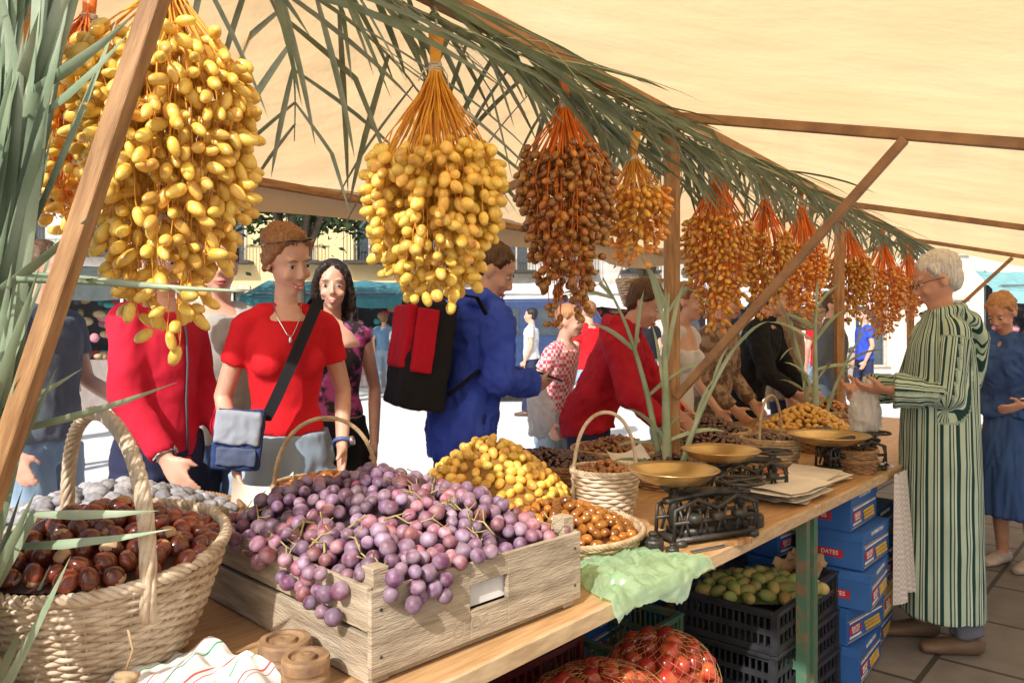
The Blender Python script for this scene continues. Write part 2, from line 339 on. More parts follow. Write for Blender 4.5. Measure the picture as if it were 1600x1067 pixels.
def scatter(n,rx,ry,mind,hf,tries=7000):
    out=[]; G=Near(mind)
    for _ in range(tries):
        a=U(0,2*math.pi); q=math.sqrt(R()); x,y=rx*q*math.cos(a),ry*q*math.sin(a); p=V((x,y,hf(x,y)))
        if G.ok(p): out.append(p)
        if len(out)>=n: break
    return out
def heap(center,rx,ry,h,n,mind,meshes,name,label,category,filler,group,z0=0,filln='fruit_heap',sc=(.9,1.12),power=1.4,merge=False,flat=.5,cap=999,capr=None,capm=None):
    hf=lambda x,y: z0+h*max(0,1-((x/rx)**2+(y/ry)**2)**(power/2))+.006*noise.noise(V((x*30,y*30,0)))
    c=V(center)
    mb=MB(); mb.grid(lambda a,b:V((rx*1.02*b*math.cos(a*6.2832),ry*1.02*b*math.sin(a*6.2832),hf(rx*b*math.cos(a*6.2832),ry*b*math.sin(a*6.2832))-mind*.45)),40,12)
    obj(filln,mb.mesh(filln,filler),loc=c,kind='stuff',label=label+' heap',category=category)
    pts=scatter(n,rx,ry,mind,hf)
    if merge:
        mb=MB()
        for p in pts:
            rot=Rz(U(0,6.28))@Matrix.Rotation(U(-flat,flat),3,'Y'); mb.ell(p,tuple(q*U(*sc) for q in merge),rot,8,6)
        obj(name,mb.mesh(name,meshes),loc=c,kind='stuff',label=label,category=category); return
    pts.sort(key=lambda p:(c+p-CAM).length)
    for p in pts[:cap]:
        obj(name,random.choice(meshes),loc=c+p,rot=(U(-flat,flat),U(-flat,flat),U(0,6.28)),scale=U(*sc),label=label,category=category,group=group)
    if pts[cap:]:
        mb=MB()
        for p in pts[cap:]:
            mb.ell(p,tuple(q*U(*sc) for q in capr),Rz(U(0,6.28))@Matrix.Rotation(U(-flat,flat),3,'Y'),10,7)
        obj(filln,mb.mesh(name,capm),loc=c,kind='stuff',label=label+' behind',category=category)
def datefn(p): 
    q=p.copy(); t=q.x/.02; q.y*=1-.12*t; q.z*=1-.12*t; return q
CB=V((-.755,1.42,TH)); 
basket(CB,.13,.212,.20,wickw,'large pale wicker basket full of chestnuts',handle=(math.radians(-44),.445,.0135),rows=22,stakes=36,tilt=(0,.03),sr=.0045,rimr=.007,hbase=.85)
chest=M('chestnut_shell',(.27,.054,.023),.24,(.12,.026,.012),scale=25,coat=.45,rand=.4)
hil=M('chestnut_scar',(.60,.40,.22),.7,(.42,.25,.12),scale=60)
def chestnut(scarsz):
    mb=MB(); mb.ell((0,0,0),(.0210,.0190,.0145),seg=16,rings=12)
    for p in mb.v:
        if p.x>.010: p.y*=.86
    for i,f in enumerate(mb.f):
        c=sum((mb.v[j] for j in f),V())/len(f)
        if c.x<scarsz: mb.mi[i]=1
    return mb.mesh('chestnut',[chest,hil])
heap(CB,.20,.20,.075,170,.029,[chestnut(-.013),chestnut(-.05),chestnut(-.015)],'chestnut','glossy brown chestnut in the wicker basket','chestnut',M('chestnut_dark',(.05,.015,.01),.5),'chestnuts in the basket',z0=.198,filln='chestnut_heap',flat=1.5)
mb=MB(); mb.tube([(0,0,0),(.01,-.004,-.03),(.0,-.006,-.06)],.002,5); 
for i in range(5): mb.ell((.008*math.sin(i*2),-.006,-.07-.004*i),(.02,.008,.008),rot=Rz(i*1.3))
obj('twine_knot',mb.mesh('knot',M('twine_tan',(.5,.36,.2),.9,bump=.4)),loc=(-.60,1.20,.915),label='tan twine bow tied on the basket side',category='twine')
fig=M('floured_fig',(.40,.40,.42),.9,(.20,.19,.20),scale=40,rand=.25,bump=.8,bscale=90)
figm=[ell_mesh('fig',fig,(.024,.022,.018),14,10,lambda p:p+p.normalized()*.005*noise.noise(p*110+V((k,0,0)))) for k in range(3)]
FB=V((-1.04,2.0,TH)); basket(FB,.26,.32,.11,wickd,'shallow brown wicker tray of floured dried figs',rows=8,stakes=30,name='wicker_tray')
heap(FB,.29,.29,.09,170,.036,figm,'dried_fig','grey flour dusted dried fig in the tray','dried fig',fig,'dried figs in the tray',z0=.105,filln='dried_fig_heap')
FB2=V((-.66,1.90,TH)); basket(FB2,.12,.16,.10,wickd,'round brown wicker tray of dried figs beside the crate',rows=7,stakes=24,name='wicker_tray')
heap(FB2,.14,.14,.05,40,.036,figm,'dried_fig','grey flour dusted dried fig in the tray','dried fig',fig,'dried figs in the tray',z0=.09,filln='dried_fig_heap')
SB=V((-.53,2.19,TH)); basket(SB,.10,.145,.16,wick,'small honey coloured wicker basket with hoop handle',handle=(math.radians(10),.35,.006),rows=11,stakes=24,sr=.003)
heap(SB,.125,.125,.035,80,.019,gdate,'date','dark sticky dates in the small basket','date',kdate,'',z0=.155,merge=(.018,.011,.010),filln='date_heap')
# ---------------------------------------------------------------- wooden crate with grapes
AC=math.radians(45.5); CC=V((-.278,1.711,TH))
ce=obj('wooden_crate',None,loc=CC,rot=(0,0,AC),label='weathered pine fruit crate heaped with purple grapes',category='crate')
lx,ly,ch=.55,.66,.165
mb=MB(); y=-ly/2+.006
mb.box((-lx/4-.025,y,.09),(lx/2-.05,.011,.145)); mb.box((lx/4+.025,y,.09),(lx/2-.05,.011,.145)); mb.box((0,y,.045),(.1,.011,.055)); mb.box((0,y,.142),(.1,.011,.041))
obj('side_panel',mb.mesh('panel',crate_wood,False),ce,bevel=.0015)
for (c,d) in (((-lx/2+.006,0,.045),(.011,ly-.02,.08)),((-lx/2+.004,0,.132),(.011,ly-.02,.075)),((lx/2-.006,0,.09),(.011,ly-.02,.15)),((0,ly/2-.006,.09),(lx,.011,.15)),((0,0,.008),(lx-.03,ly-.03,.01))):
    mb=MB(); mb.box(c,d); obj('side_panel' if c[2]>.01 else 'base_panel',mb.mesh('panel',crate_wood,False),ce,bevel=.0015)
for sx in (-1,1):
    for sy in (-1,1):
        mb=MB(); mb.box((sx*(lx/2-.028),sy*(ly/2-.028),.10),(.034,.034,.195))
        obj('corner_post',mb.mesh('post',crate_wood,False),ce,bevel=.002)
for sx in(-1,1):
    for z in (.05,.13):
        mb=MB(); mb.ell((sx*(lx/2-.02),-ly/2-.0005,z),(.003,.001,.003)); obj('nail',mb.mesh('nail',iron),ce)
ink=M('faded_ink',(.36,.27,.18),.9,(.46,.37,.27),scale=90)
obj('stamped_lettering',text_mesh('CEOE',.036,ink,.0001),ce,loc=(-.05,-ly/2-.0002,.045),rot=(math.pi/2,0,0))
mb=MB(); mb.box((0,-ly/2+.016,.1),(.12,.001,.05)); obj('paper_lining',mb.mesh('lining',M('lining_paper',(.85,.83,.8),.8),False),ce)
gm=M('purple_grape',(.12,.035,.080),.52,(.38,.28,.37),scale=40,detail=7,rand=.38,hue=.04,con=(.34,.70),coat=.04)
gm2=M('red_grape',(.25,.055,.085),.52,(.47,.31,.37),scale=40,detail=7,rand=.38,hue=.03,con=(.36,.72),coat=.04)
gmesh=[ell_mesh('grape',m,(.0155,.0155,.0165),14,10) for m in (gm,gm,gm2)]
def gh(x,y):
    a=abs(x)/(lx/2); b=abs(y)/(ly/2); py=(y/(ly/2))
    return .160+.082*max(0,1-a**2.4)*max(0,1-b**2.4)*(1+.25*py)+.038*noise.noise(V((x*9+3,y*9,1)))
pts=[]; G=Near(.0268)
for _ in range(22000):
    x=U(-lx/2+.01,lx/2-.02); y=U(-ly/2+.02,ly/2-.02)
    p=V((x,y,gh(x,y)+U(-.006,.014)))
    if G.ok(p): pts.append(p)
for _ in range(1200):
    k=random.choice([(-lx/2-.016,-.10,.17,.06),(-lx/2-.016,.03,.17,.04),(-.16,-ly/2-.014,.175,.06),(-.20,-ly/2-.014,.175,.035),(-lx/2-.016,.17,.17,.03),(-.03,-ly/2-.010,.175,.02),(-lx/2-.022,-.22,.17,.075)])
    p=V((k[0]+U(-.006,.012),k[1]+U(-.045,.045),k[2]-U(0,k[3])+.01))
    if abs(k[0])<.25: p=V((k[0]+U(-.045,.045),k[1]+U(-.006,.012),p.z))
    if G.ok(p): pts.append(p)
NC=17; cent=[V((U(-lx/2,lx/2),U(-ly/2,ly/2),.2)) for _ in range(NC)]
cl=[[] for _ in cent]
for p in pts: cl[min(range(NC),key=lambda i:(V((cent[i].x-p.x,cent[i].y-p.y,0))).length)].append(p)
CM=Matrix.Translation(CC)@Matrix.Rotation(AC,4,'Z')
gst=M('grape_stem',(.38,.36,.14),.6,(.32,.22,.09))
for c,ps in zip(cent,cl):
    if not ps: continue
    w0=CM@c; e=obj('grape_bunch',None,loc=w0,label='bunch of dusty purple grapes heaped in the crate',category='grapes',group='bunches of grapes in the crate')
    fm=random.choice(gmesh)
    for p in ps[:98]: obj('grape',fm if R()<.7 else random.choice(gmesh),e,loc=CM@p-w0,rot=(U(0,3),U(0,3),U(0,3)),scale=U(.78,1.1))
    mb=MB()
    q=c.copy(); q.x=max(-lx/2+.03,min(lx/2-.05,q.x)); q.y=max(-ly/2+.04,min(ly/2-.05,q.y)); q.z=gh(q.x,q.y)+.02; d=V((U(-1,1),U(-1,1),0)).normalized()
    main=[]
    for j in range(6):
        f=q+d*(j-2.5)*.024; f.z=gh(f.x,f.y)+.017+.008*math.sin(j*2); main.append(CM@f)
    mb.tube(main,[.0024,.0022,.002,.0018,.0016,.0012],5)
    for j in range(1,6):
        b=main[j]; s_=V((U(-1,1),U(-1,1),U(0,.6))).normalized(); mb.tube([b-(main[j]-main[j-1])*.05,b+s_*.013,b+s_*.026+V((0,0,.002))],[.0014,.0012,.0015],5)
    obj('stem',mb.mesh('stem',gst,origin=w0),e)
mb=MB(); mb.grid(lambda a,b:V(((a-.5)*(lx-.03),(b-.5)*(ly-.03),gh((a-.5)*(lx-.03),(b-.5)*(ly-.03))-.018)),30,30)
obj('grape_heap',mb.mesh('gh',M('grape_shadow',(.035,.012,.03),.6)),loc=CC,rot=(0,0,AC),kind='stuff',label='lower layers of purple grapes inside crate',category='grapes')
# yellow dates and further trays
YD=V((-.07,2.50,TH)); basket(YD,.26,.29,.05,wick,'round shallow tray under yellow dates',rows=5,stakes=30,name='wicker_tray')
ym=[ell_mesh('date',ydate,(.0200,.0140,.0140),12,8,datefn)]
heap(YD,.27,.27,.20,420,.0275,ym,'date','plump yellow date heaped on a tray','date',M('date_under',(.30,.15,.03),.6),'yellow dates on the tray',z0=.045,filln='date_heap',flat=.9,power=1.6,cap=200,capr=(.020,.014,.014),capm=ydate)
GD=V((.135,2.17,TH)); basket(GD,.20,.235,.045,wick,'round woven tray of glossy amber dates',rows=5,stakes=30,name='wicker_tray')
gmh=[ell_mesh('date',gdate,(.019,.0125,.0125),12,8,datefn)]
heap(GD,.215,.215,.08,180,.0255,gmh,'date','glossy amber brown date on a woven tray','date',kdate,'amber dates on the tray',z0=.035,filln='date_heap',flat=.8,cap=98,capr=(.019,.0125,.0125),capm=gdate)
WB=V((.30,2.47,TH)); basket(WB,.078,.108,.15,wickw,'white woven basket with tall hoop handle',handle=(math.radians(15),.335,.006),rows=12,stakes=22,sr=.003)
heap(WB,.09,.09,.035,50,.022,gdate,'date_heap','glossy amber brown dates in the white basket','dates',kdate,'',z0=.14,merge=(.018,.011,.011),filln='date_heap')
def tray(c,r,h,mat,fm,sz,mind,lab,n=220):
    basket(c,r*.85,r,.07,mat,'round woven tray of '+lab,rows=6,stakes=26,name='wicker_tray')
    heap(c,r*.93,r*.93,h,n,mind,fm,'date_heap',lab,'dates',kdate,'',z0=.06,merge=sz,filln='date_heap',flat=.7)
tray(TB(1.50,1.00),.24,.05,wickd,kdate,(.024,.011,.010),.022,'dark brown dried dates',n=260)
tray(TB(1.95,.95),.20,.06,wick,gdate,(.022,.011,.010),.021,'amber dried dates',n=200)
tray(TB(2.35,.72),.22,.07,wickd,kdate,(.024,.011,.010),.022,'nearly black dried dates',n=240)
tray(TB(1.72,.55),.17,.05,wickd,kdate,(.022,.011,.010),.021,'dark brown dried dates',n=160)
tray(TB(2.80,.95),.22,.08,wick,kdate,(.022,.012,.010),.021,'dark prunes',n=240)
tray(TB(3.25,.60),.25,.13,wick,ydate,(.022,.014,.014),.027,'yellow dates piled high',n=200)
tray(TB(2.95,.40),.16,.05,wickd,kdate,(.022,.011,.010),.021,'dark dried dates',n=140)
tray(TB(3.9,.7),.25,.10,wick,gdate,(.022,.012,.012),.024,'amber dates',n=180)
bk=TB(2.36,.42); basket(bk,.10,.125,.12,wick,'tan wicker basket with tall hoop handle',handle=(math.radians(50),.31,.006),rows=9,stakes=22,sr=.003)
heap(bk,.105,.105,.03,90,.02,kdate,'date_heap','dark dates in basket','dates',kdate,'',z0=.11,merge=(.02,.011,.01))
bk=TB(2.46,.09); basket(bk,.065,.08,.05,wickd,'small coiled brown basket',rows=6,stakes=18,sr=.003)
basket(bk+V((0,0,.055)),.066,.08,.035,wickd,'small coiled brown basket stacked on another',rows=4,stakes=18,sr=.003)
for p,r in (((.68,4.1,1.50),.12),((2.05,5.35,1.37),.12)):
    e=basket(V(p),r*.6,r,.14,wickw,'pale wicker basket hanging below the date bunches',rows=10,stakes=20,sr=.004)
    mb=MB(); mb.tube([(r,0,.14),(0,0,.45),(-r,0,.14)],.003,5); mb.tube([(0,0,.45),(0,0,2.2-p[2])],.003,5); obj('hanging_cord',mb.mesh('cord',rope),e)
def sheet(c,rx,ry,rot,curl,lab,mat=white,n=14,tilt=0):
    mb=MB(); sd=R()*20; mb.grid(lambda a,b:V(((a-.5)*rx,(b-.5)*ry,curl*(abs(a-.5)*2)**3*(.5+b)+.005*(1+noise.noise(V((a*3+sd,b*3,sd)))))),n,n)
    return obj('paper_sheet',mb.mesh('sheet',mat),loc=c,rot=(tilt,0,rot),label=lab,category='paper')
for i in range(10): sheet(TB(1.78+U(-.05,.05),.15+U(-.03,.03),TH+.002+.0045*i),.32,.22,AT+U(-.22,.22),.006,'loose wrapping paper sheet on the table')
for i in range(6): sheet(TB(2.14+U(-.05,.05),.17+U(-.03,.03),TH+.002+.0045*i),.28,.2,AT+U(-.3,.3),.006,'loose wrapping paper sheet on the table')
for (x,y,z,r,t) in ((-.72,2.22,.885,.3,.45),(.04,2.40,.86,.8,.35),(.45,3.0,.86,.4,.4)):
    sheet((x,y,z),.17,.13,r,.03,'white wrapping paper tucked behind a tray',tilt=t)
# ---------------------------------------------------------------- scales
def scale_(c,rot,pr,z,lab):
    e=obj('balance_scale',None,loc=c,rot=(0,0,rot),label=lab,category='scale')
    mb=MB(); mb.box((0.05,0,.017),(.29,.10,.012)); mb.box((.05,0,.032),(.24,.07,.02))
    for x in (-.08,.18):
        for y in (-.045,.045): mb.ell((x,y,.01),(.018,.018,.012))
    for y in (-.042,.042):
        pts=[(-.10,y,.02),(-.095,y,.10),(-.02,y,.125),(.05,y,.095),(.12,y,.125),(.195,y,.10),(.20,y,.02)]; mb.tube(pts,[(.007,.005)]*7,6)
        for i in range(9):
            x=-.08+.033*i; mb.tube([(x,y,.03),(x+.012*(-1)**i,y,.065),(x,y,.10)],.0048,5)
        mb.tube([(-.1,y,.065),(.2,y,.065)],.006,6)
        for x in (-.03,.05,.13): mb.lathe([(0,-.012),(.022,-.010),(.024,.0),(.022,.010),(0,.012)],12,(x,y,.075))
    obj('scale_frame',mb.mesh('frame',iron),e)
    mb=MB(); mb.tube([(-.1,0,.12),(.05,0,.135),(.2,0,.12)],[(.010,.014),(.014,.024),(.010,.014)],8); mb.tube([(-.07,0,.05),(-.07,0,z-.04)],.014,8); mb.tube([(.17,0,.05),(.17,0,.15)],.014,8)
    for a in range(4): mb.tube([(-.07,0,z-.06),(-.07+.075*math.cos(a*1.57+.5),.075*math.sin(a*1.57+.5),z-.022)],.005,6)
    mb.tube([(.17+.07*math.cos(q*.5236),.07*math.sin(q*.5236),.155) for q in range(12)],.005,6,closed=True); mb.tube([(.10,0,.155),(.24,0,.155)],.005,6); mb.tube([(.17,-.07,.155),(.17,.07,.155)],.005,6)
    obj('scale_beam',mb.mesh('beam',iron),e)
    mb=MB(); mb.lathe([(.0,z-.03),(pr*.5,z-.026),(pr*.75,z-.015),(pr*.93,z+.005),(pr,z+.012),(pr*1.02,z+.014),(pr*1.0,z+.016),(pr*.9,z+.009),(pr*.72,z-.009),(pr*.45,z-.02),(0,z-.024)],48,(-.07,0,0))
    obj('pan',mb.mesh('pan',brass),e)
scale_(V((.52,2.20,TH)),math.radians(25),.126,.195,'cast iron balance scale with shallow brass pan')
scale_(V((.80,2.74,TH)),math.radians(25),.135,.165,'black balance scale with brass pan beside papers')
scale_(V((1.40,3.26,TH)),math.radians(20),.165,.145,'low black balance scale with wide brass pan')
def weight(c,r,h,mat=iron,lab='cast iron scale weight with grip knob'):
    mb=MB(); mb.lathe([(0,0),(r,0),(r,h*.5),(r*.92,h*.6),(r*.5,h*.62),(r*.32,h*.75),(r*.45,h*.9),(r*.3,h),(0,h)],20)
    obj('scale_weight',mb.mesh('weight',mat,False),loc=c,label=lab,category='weight',group='scale weights on the table')
weight((.385,2.10,TH),.03,.05); weight((.345,2.15,TH),.018,.03); weight((.735,2.36,TH),.038,.06); weight((.67,2.27,TH),.022,.035); weight((.43,2.06,TH),.018,.03)
cork=M('turned_wood',(.36,.22,.11),.6,(.14,.08,.045),scale=18,bump=.5,bscale=50)
for (x,y,r) in ((-.400,1.355,.046),(-.345,1.285,.040)):
    mb=MB(); mb.lathe([(0,0),(r*.94,0),(r,.004),(r,.026),(r*.95,.030),(r*.95,.034),(r,.038),(r,.054),(r*.96,.059),(r*.72,.060),(r*.68,.054),(r*.45,.052),(r*.40,.060),(r*.2,.061),(0,.058)],40)
    obj('wooden_weight',mb.mesh('ww',cork,False),loc=(x,y,TH),label='round turned wooden lid on the table',category='wooden lid')
mb=MB(); mb.box((0,0,.004),(.13,.018,.002)); mb.k=1; mb.box((.11,0,.006),(.09,.02,.014))
obj('knife',mb.mesh('knife',[M('steel',(.6,.6,.6),.3,metal=.9),post_wood],False),loc=(.54,2.10,TH),rot=(0,0,math.radians(30)),bevel=.001,label='kitchen knife with wooden handle on table',category='knife')
mb=MB(); mb.tube([(-.08,0,.012),(0,.005,.03),(.08,0,.012)],[(.004,.012),(.006,.016),(.004,.01)],8); obj('knife',mb.mesh('scoop',M('orange_plastic',(.8,.16,.03),.4)),loc=(.97,2.90,TH+.045),rot=(0,0,.2),label='orange handled knife lying on the papers',category='knife')
gb=sheet_mat('green_film',(.66,.95,.68),.5,.45,gloss=.07)
mb=MB()
def gfn(a,b):
    s=.50+.40*a+.03*math.sin(b*5+a*3); w_=.22-.275*b+.02*math.sin(a*9)+.02*noise.noise(V((a*6,b*2,8))); z=TH+.004+.030*abs(noise.noise(V((a*5,b*4,3))))+.020*math.sin(a*3.1)*max(0,1-abs(b-.4)*2)
    if w_<0: z=TH+.010+w_*.75+.006*math.sin(a*22); w_=-.014+w_*.45
    return TB(s,w_,z)+V((0,0,.010*noise.noise(V((a*12,b*16,0)))+.009*abs(noise.noise(V((a*26,b*20,0))))))
mb.grid(gfn,80,60); g0=TB(.72,.1); obj('plastic_bag',mb.mesh('bag',gb,origin=g0),loc=g0,label='crumpled pale green plastic bag over the table edge',category='plastic bag')
tow=stripes('towel_cloth',0,.075,[(0,(.80,.79,.75)),(.25,(.66,.10,.10)),(.29,(.80,.79,.75)),(.37,(.66,.10,.10)),(.39,(.80,.79,.75)),(.72,(.10,.34,.18)),(.77,(.80,.79,.75))])
mb=MB(); mb.grid(lambda a,b:V(((a-.5)*.24,(b-.5)*.18,.006+.020*math.sin(a*3.1)*(.4+b)+.010*math.sin(a*13+b*4)*(.3+b)+.015*noise.noise(V((a*6,b*6,0))))),50,30)
obj('dish_towel',mb.mesh('towel',tow),loc=(-.535,1.275,TH+.012),rot=(0,0,math.radians(-25)),label='white striped dish towel beside the basket',category='towel')
cn=checks('check_cloth',(.62,.58,.55),(.48,.44,.45),90)
mb=MB(); mb.grid(lambda a,b:V((.26*(a-.5)*(1-.25*b)*(.6+.4*b),-.02-.035*abs(math.sin(a*9))*(.4+b),-.54*b+.04*math.sin(a*3.1)*b)),60,24)
obj('hanging_cloth',mb.mesh('hc',cn),loc=TB(2.60,-.02,TH),rot=(0,0,AT),label='small checked cloth hanging off table edge',category='cloth')
mb=MB(); mb.grid(lambda a,b:V((.14*(a-.5),.11*(b-.5),.02+.012*math.sin(a*12)+.008*math.sin(b*14))),24,16)
obj('folded_cloth',mb.mesh('fc',cn),loc=TB(2.60,.07,TH),rot=(0,0,.4),label='folded checked cloth on the table',category='cloth')
# ---------------------------------------------------------------- under the table
def pcrate(c,rot,d,mat,lab):
    lx,ly,h=d; e=obj('plastic_crate',None,loc=c,rot=(0,0,rot),label=lab,category='crate')
    mb=MB()
    for sx in (-1,1):
        for sy in (-1,1): mb.box((sx*(lx/2-.01),sy*(ly/2-.01),h/2),(.022,.022,h-.004))
    for z in (.012,h*.5,h-.012):
        t=.02 if z>.02 else .022
        for sy in (-1,1): mb.box((0,sy*(ly/2-.008),z),(lx-.045,.008,t))
        for sx in (-1,1): mb.box((sx*(lx/2-.008),0,z),(.008,ly-.045,t))
    n=16
    for i in range(1,n):
        x=-lx/2+lx*i/n
        for sy in (-1,1): mb.box((x,sy*(ly/2-.0085),h/2),(.006,.006,h-.05))
        y=-ly/2+ly*i/n
        for sx in (-1,1): mb.box((sx*(lx/2-.0085),y,h/2),(.006,.006,h-.05))
    obj('crate_wall',mb.mesh('wall',mat,False),e)
    mb=MB(); mb.box((0,0,.008),(lx-.04,ly-.04,.006)); obj('crate_base',mb.mesh('base',mat,False),e)
    mb=MB(); 
    for sy in (-1,1): mb.box((0,sy*(ly/2-.004),h-.003),(lx,.02,.012))
    for sx in (-1,1): mb.box((sx*(lx/2-.004),0,h-.003),(.02,ly-.03,.012))
    obj('crate_rim',mb.mesh('rim',mat,False),e,bevel=.002)
    return e
for i in range(3):
    pcrate(TB(1.86,.245,.006+.146*i),AT-.03+.02*i,(.60,.36,.142),blackp,'black slatted plastic fruit crate under the table' if i<2 else 'black plastic crate of prickly pears under table')
for i in range(2): pcrate(TB(.78,.66,.006+.205*i),AT,(.55,.36,.2),redp,'dark red plastic crate stacked under the table')
for i in range(2): pcrate(TB(1.30,.55,.006+.19*i),AT,(.42,.34,.185),redp if i%2==0 else green,'plastic crate stacked under the table')
for i in range(2): pcrate(TB(.60,.22,.006+.14*i),AT,(.9,.36,.135),redp,'red plastic crate carrying net sacks')
pear=M('prickly_pear_skin',(.30,.36,.10),.6,(.55,.32,.12),scale=22,rand=.35,hue=.02,bump=.3,con=(.45,.7))
pm=[ell_mesh('prickly_pear',pear,(.034,.021,.021),12,8)]
heap(TB(1.84,.245,.298),.23,.14,.05,50,.040,pm,'prickly_pear','green and orange prickly pear in black crate','prickly pear',M('pear_under',(.08,.11,.03),.7),'prickly pears in the crate',z0=.125,filln='prickly_pear_heap')
mb=MB(); mb.grid(lambda a,b:V(((a-.5)*.2,(b-.5)*.14,.03*math.sin(a*8)+.02*math.sin(b*6)+.03*noise.noise(V((a*7,b*7,1))))),24,18); obj('paper_sheet',mb.mesh('kp',M('kraft',(.5,.34,.18),.8)),loc=TB(2.06,.18,.46),rot=(.3,0,AT),label='crumpled brown paper in the crate',category='paper')
onion=M('onion_skin',(.36,.03,.02),.2,(.58,.17,.05),scale=14,rand=.4,coat=.5,con=(.48,.72))
net=M('orange_net',(.62,.36,.14),.5)
om=ell_mesh('onion',onion,(.027,.027,.023),14,10,lambda p:V((p.x,p.y,p.z+(.006 if p.z>.0215 else 0))))
def sack(c,rx,ry,rz,rot):
    e=obj('net_sack',None,loc=c,rot=(0,0,rot),label='orange net sack packed with small shiny red onions',category='net sack',group='net sacks under the table')
    pts=[]; G=Near(.042)
    for _ in range(4000):
        d=V((U(-1,1),U(-1,1),U(-1,1)))
        if d.length<.2: continue
        d.normalize(); p=V((d.x*rx,d.y*ry,d.z*rz))*.93
        if G.ok(p): pts.append(p)
    pts.sort(key=lambda p:-(p.z*1.2-(Rz(rot)@p).dot(V((-.2,1,0)))))
    for p in pts[:98]: obj('onion',om,e,loc=p,rot=(U(0,3),U(0,3),0),scale=U(.85,1.15))
    mb=MB()
    for p in pts[98:]: mb.ell(p,.025,seg=8,rings=6)
    mb.ell((0,0,0),(rx*.86,ry*.86,rz*.86),seg=20,rings=14)
    obj('onion_remainder',mb.mesh('on',onion),e,kind='stuff')
    mb=MB(); n=22
    for k in range(n):
        for sg in (-1,1):
            pp=[]
            for i in range(33):
                t=math.pi*(.04+.92*i/32); a=2*math.pi*k/n+sg*t*1.3
                x=1.08+.02*math.sin(a*9+t*14); pp.append((rx*x*math.sin(t)*math.cos(a),ry*x*math.sin(t)*math.sin(a),rz*x*math.cos(t)))
            mb.tube(pp,.0006,3,cap=False)
    obj('net',mb.mesh('net',net),e)
sack(TB(.60,.12,.42),.23,.17,.13,AT); sack(TB(.95,.14,.40),.17,.15,.13,AT+.2); sack(TB(.22,.16,.40),.18,.15,.11,AT-.2)
mb=MB(); mb.lathe([(.0,0),(.10,0),(.125,.2),(.132,.205),(.132,.215),(.122,.215),(.118,.2),(.095,.01),(0,.01)],36); obj('plastic_tub',mb.mesh('tub',M('grey_tub',(.18,.2,.2),.3)),loc=TB(.16,-.14,.42),label='grey plastic tub below the table edge',category='tub')
mb=MB(); mb.box((0,0,.21),(.3,.3,.42)); obj('storage_box',mb.mesh('sb',M('dull_card',(.18,.13,.08),.9),False),loc=TB(.12,-.10,.0),rot=(0,0,AT),bevel=.004,label='dull brown box standing under the tub',category='box')
blue=M('blue_card',(.03,.13,.42),.5,(.02,.10,.34),scale=6)
yel=M('yellow_card',(.72,.45,.08),.5); redl=M('red_print',(.55,.02,.05),.5); wl=M('white_print',(.82,.82,.8),.6)
tm=text_mesh('DATES',.020,wl); tm2=text_mesh('DATTELN',.011,wl); tm3=text_mesh('DATES/DATTELN',.017,wl)
bxm=MB(); bxm.box((0,0,.065),(.30,.22,.126)); bxm=bxm.mesh('box',blue,False)
lid=MB(); lid.box((0,0,.112),(.304,.224,.030)); lid=lid.mesh('lid',blue,False)
ybm=MB(); ybm.box((0,0,.065),(.30,.22,.126)); ybm=ybm.mesh('box',yel,False)
mb=MB(); mb.box((-.085,-.1115,.048),(.09,.001,.028)); la=mb.mesh('lab',redl,False)
mb=MB()
for i in range(24): mb.ell((.005+.015*(i%8)-.006*(i//8),-.1115,.024+.013*(i//8)),(.011,.0015,.0065),seg=8,rings=6)
for z in (.012,.082): mb.box((0,-.1113,z),(.28,.0008,.002))
lb=mb.mesh('fruit_print',yel)
mb=MB(); mb.box((.0,-.1112,.074),(.26,.0006,.006)); mb.box((-.085,-.1112,.024),(.09,.0006,.008)); lw=mb.mesh('white_band',wl,False)
mb=MB(); mb.box((-.1515,0,.048),(.001,.09,.028)); la2=mb.mesh('lab',redl,False)
def dbox(c,rot,yellow=False):
    e=obj('date_box',None,loc=c,rot=(0,0,rot),scale=1.14,label='yellow printed cardboard date box stacked under table' if yellow else 'blue printed cardboard date box stacked under table',category='cardboard box',group='date boxes under the table')
    obj('box_body',ybm if yellow else bxm,e,bevel=.002)
    if not yellow: obj('box_lid',lid,e,bevel=.001)
    obj('printed_label',la,e); obj('fruit_print',lb,e); obj('white_print',lw,e)
    obj('lettering',tm,e,loc=(-.085,-.1125,.052),rot=(math.pi/2,0,0)); obj('lettering',tm2,e,loc=(-.085,-.1125,.039),rot=(math.pi/2,0,0))
    obj('lettering',tm3,e,loc=(.0,-.1128,.112),rot=(math.pi/2,0,0))
    obj('printed_label',la2,e); obj('lettering',tm,e,loc=(-.1525,.0,.049),rot=(math.pi/2,0,-math.pi/2))
for s,w_,n in ((2.34,.12,5),(1.90,.58,5),(2.70,.16,4),(2.30,.42,5),(2.68,.44,5),(1.50,.80,5),(1.90,.86,5)):
    for i in range(n): dbox(TB(s+U(-.02,.02),w_+U(-.03,.03),.006+.147*i),AT+U(-.12,.12),yellow=(s in (2.70,) and i in (1,) ))
dbox(TB(3.9,-.9,.006),AT+.3); dbox(TB(4.1,-.9,.153),AT+.1); dbox(TB(4.4,-.8,.006),AT)
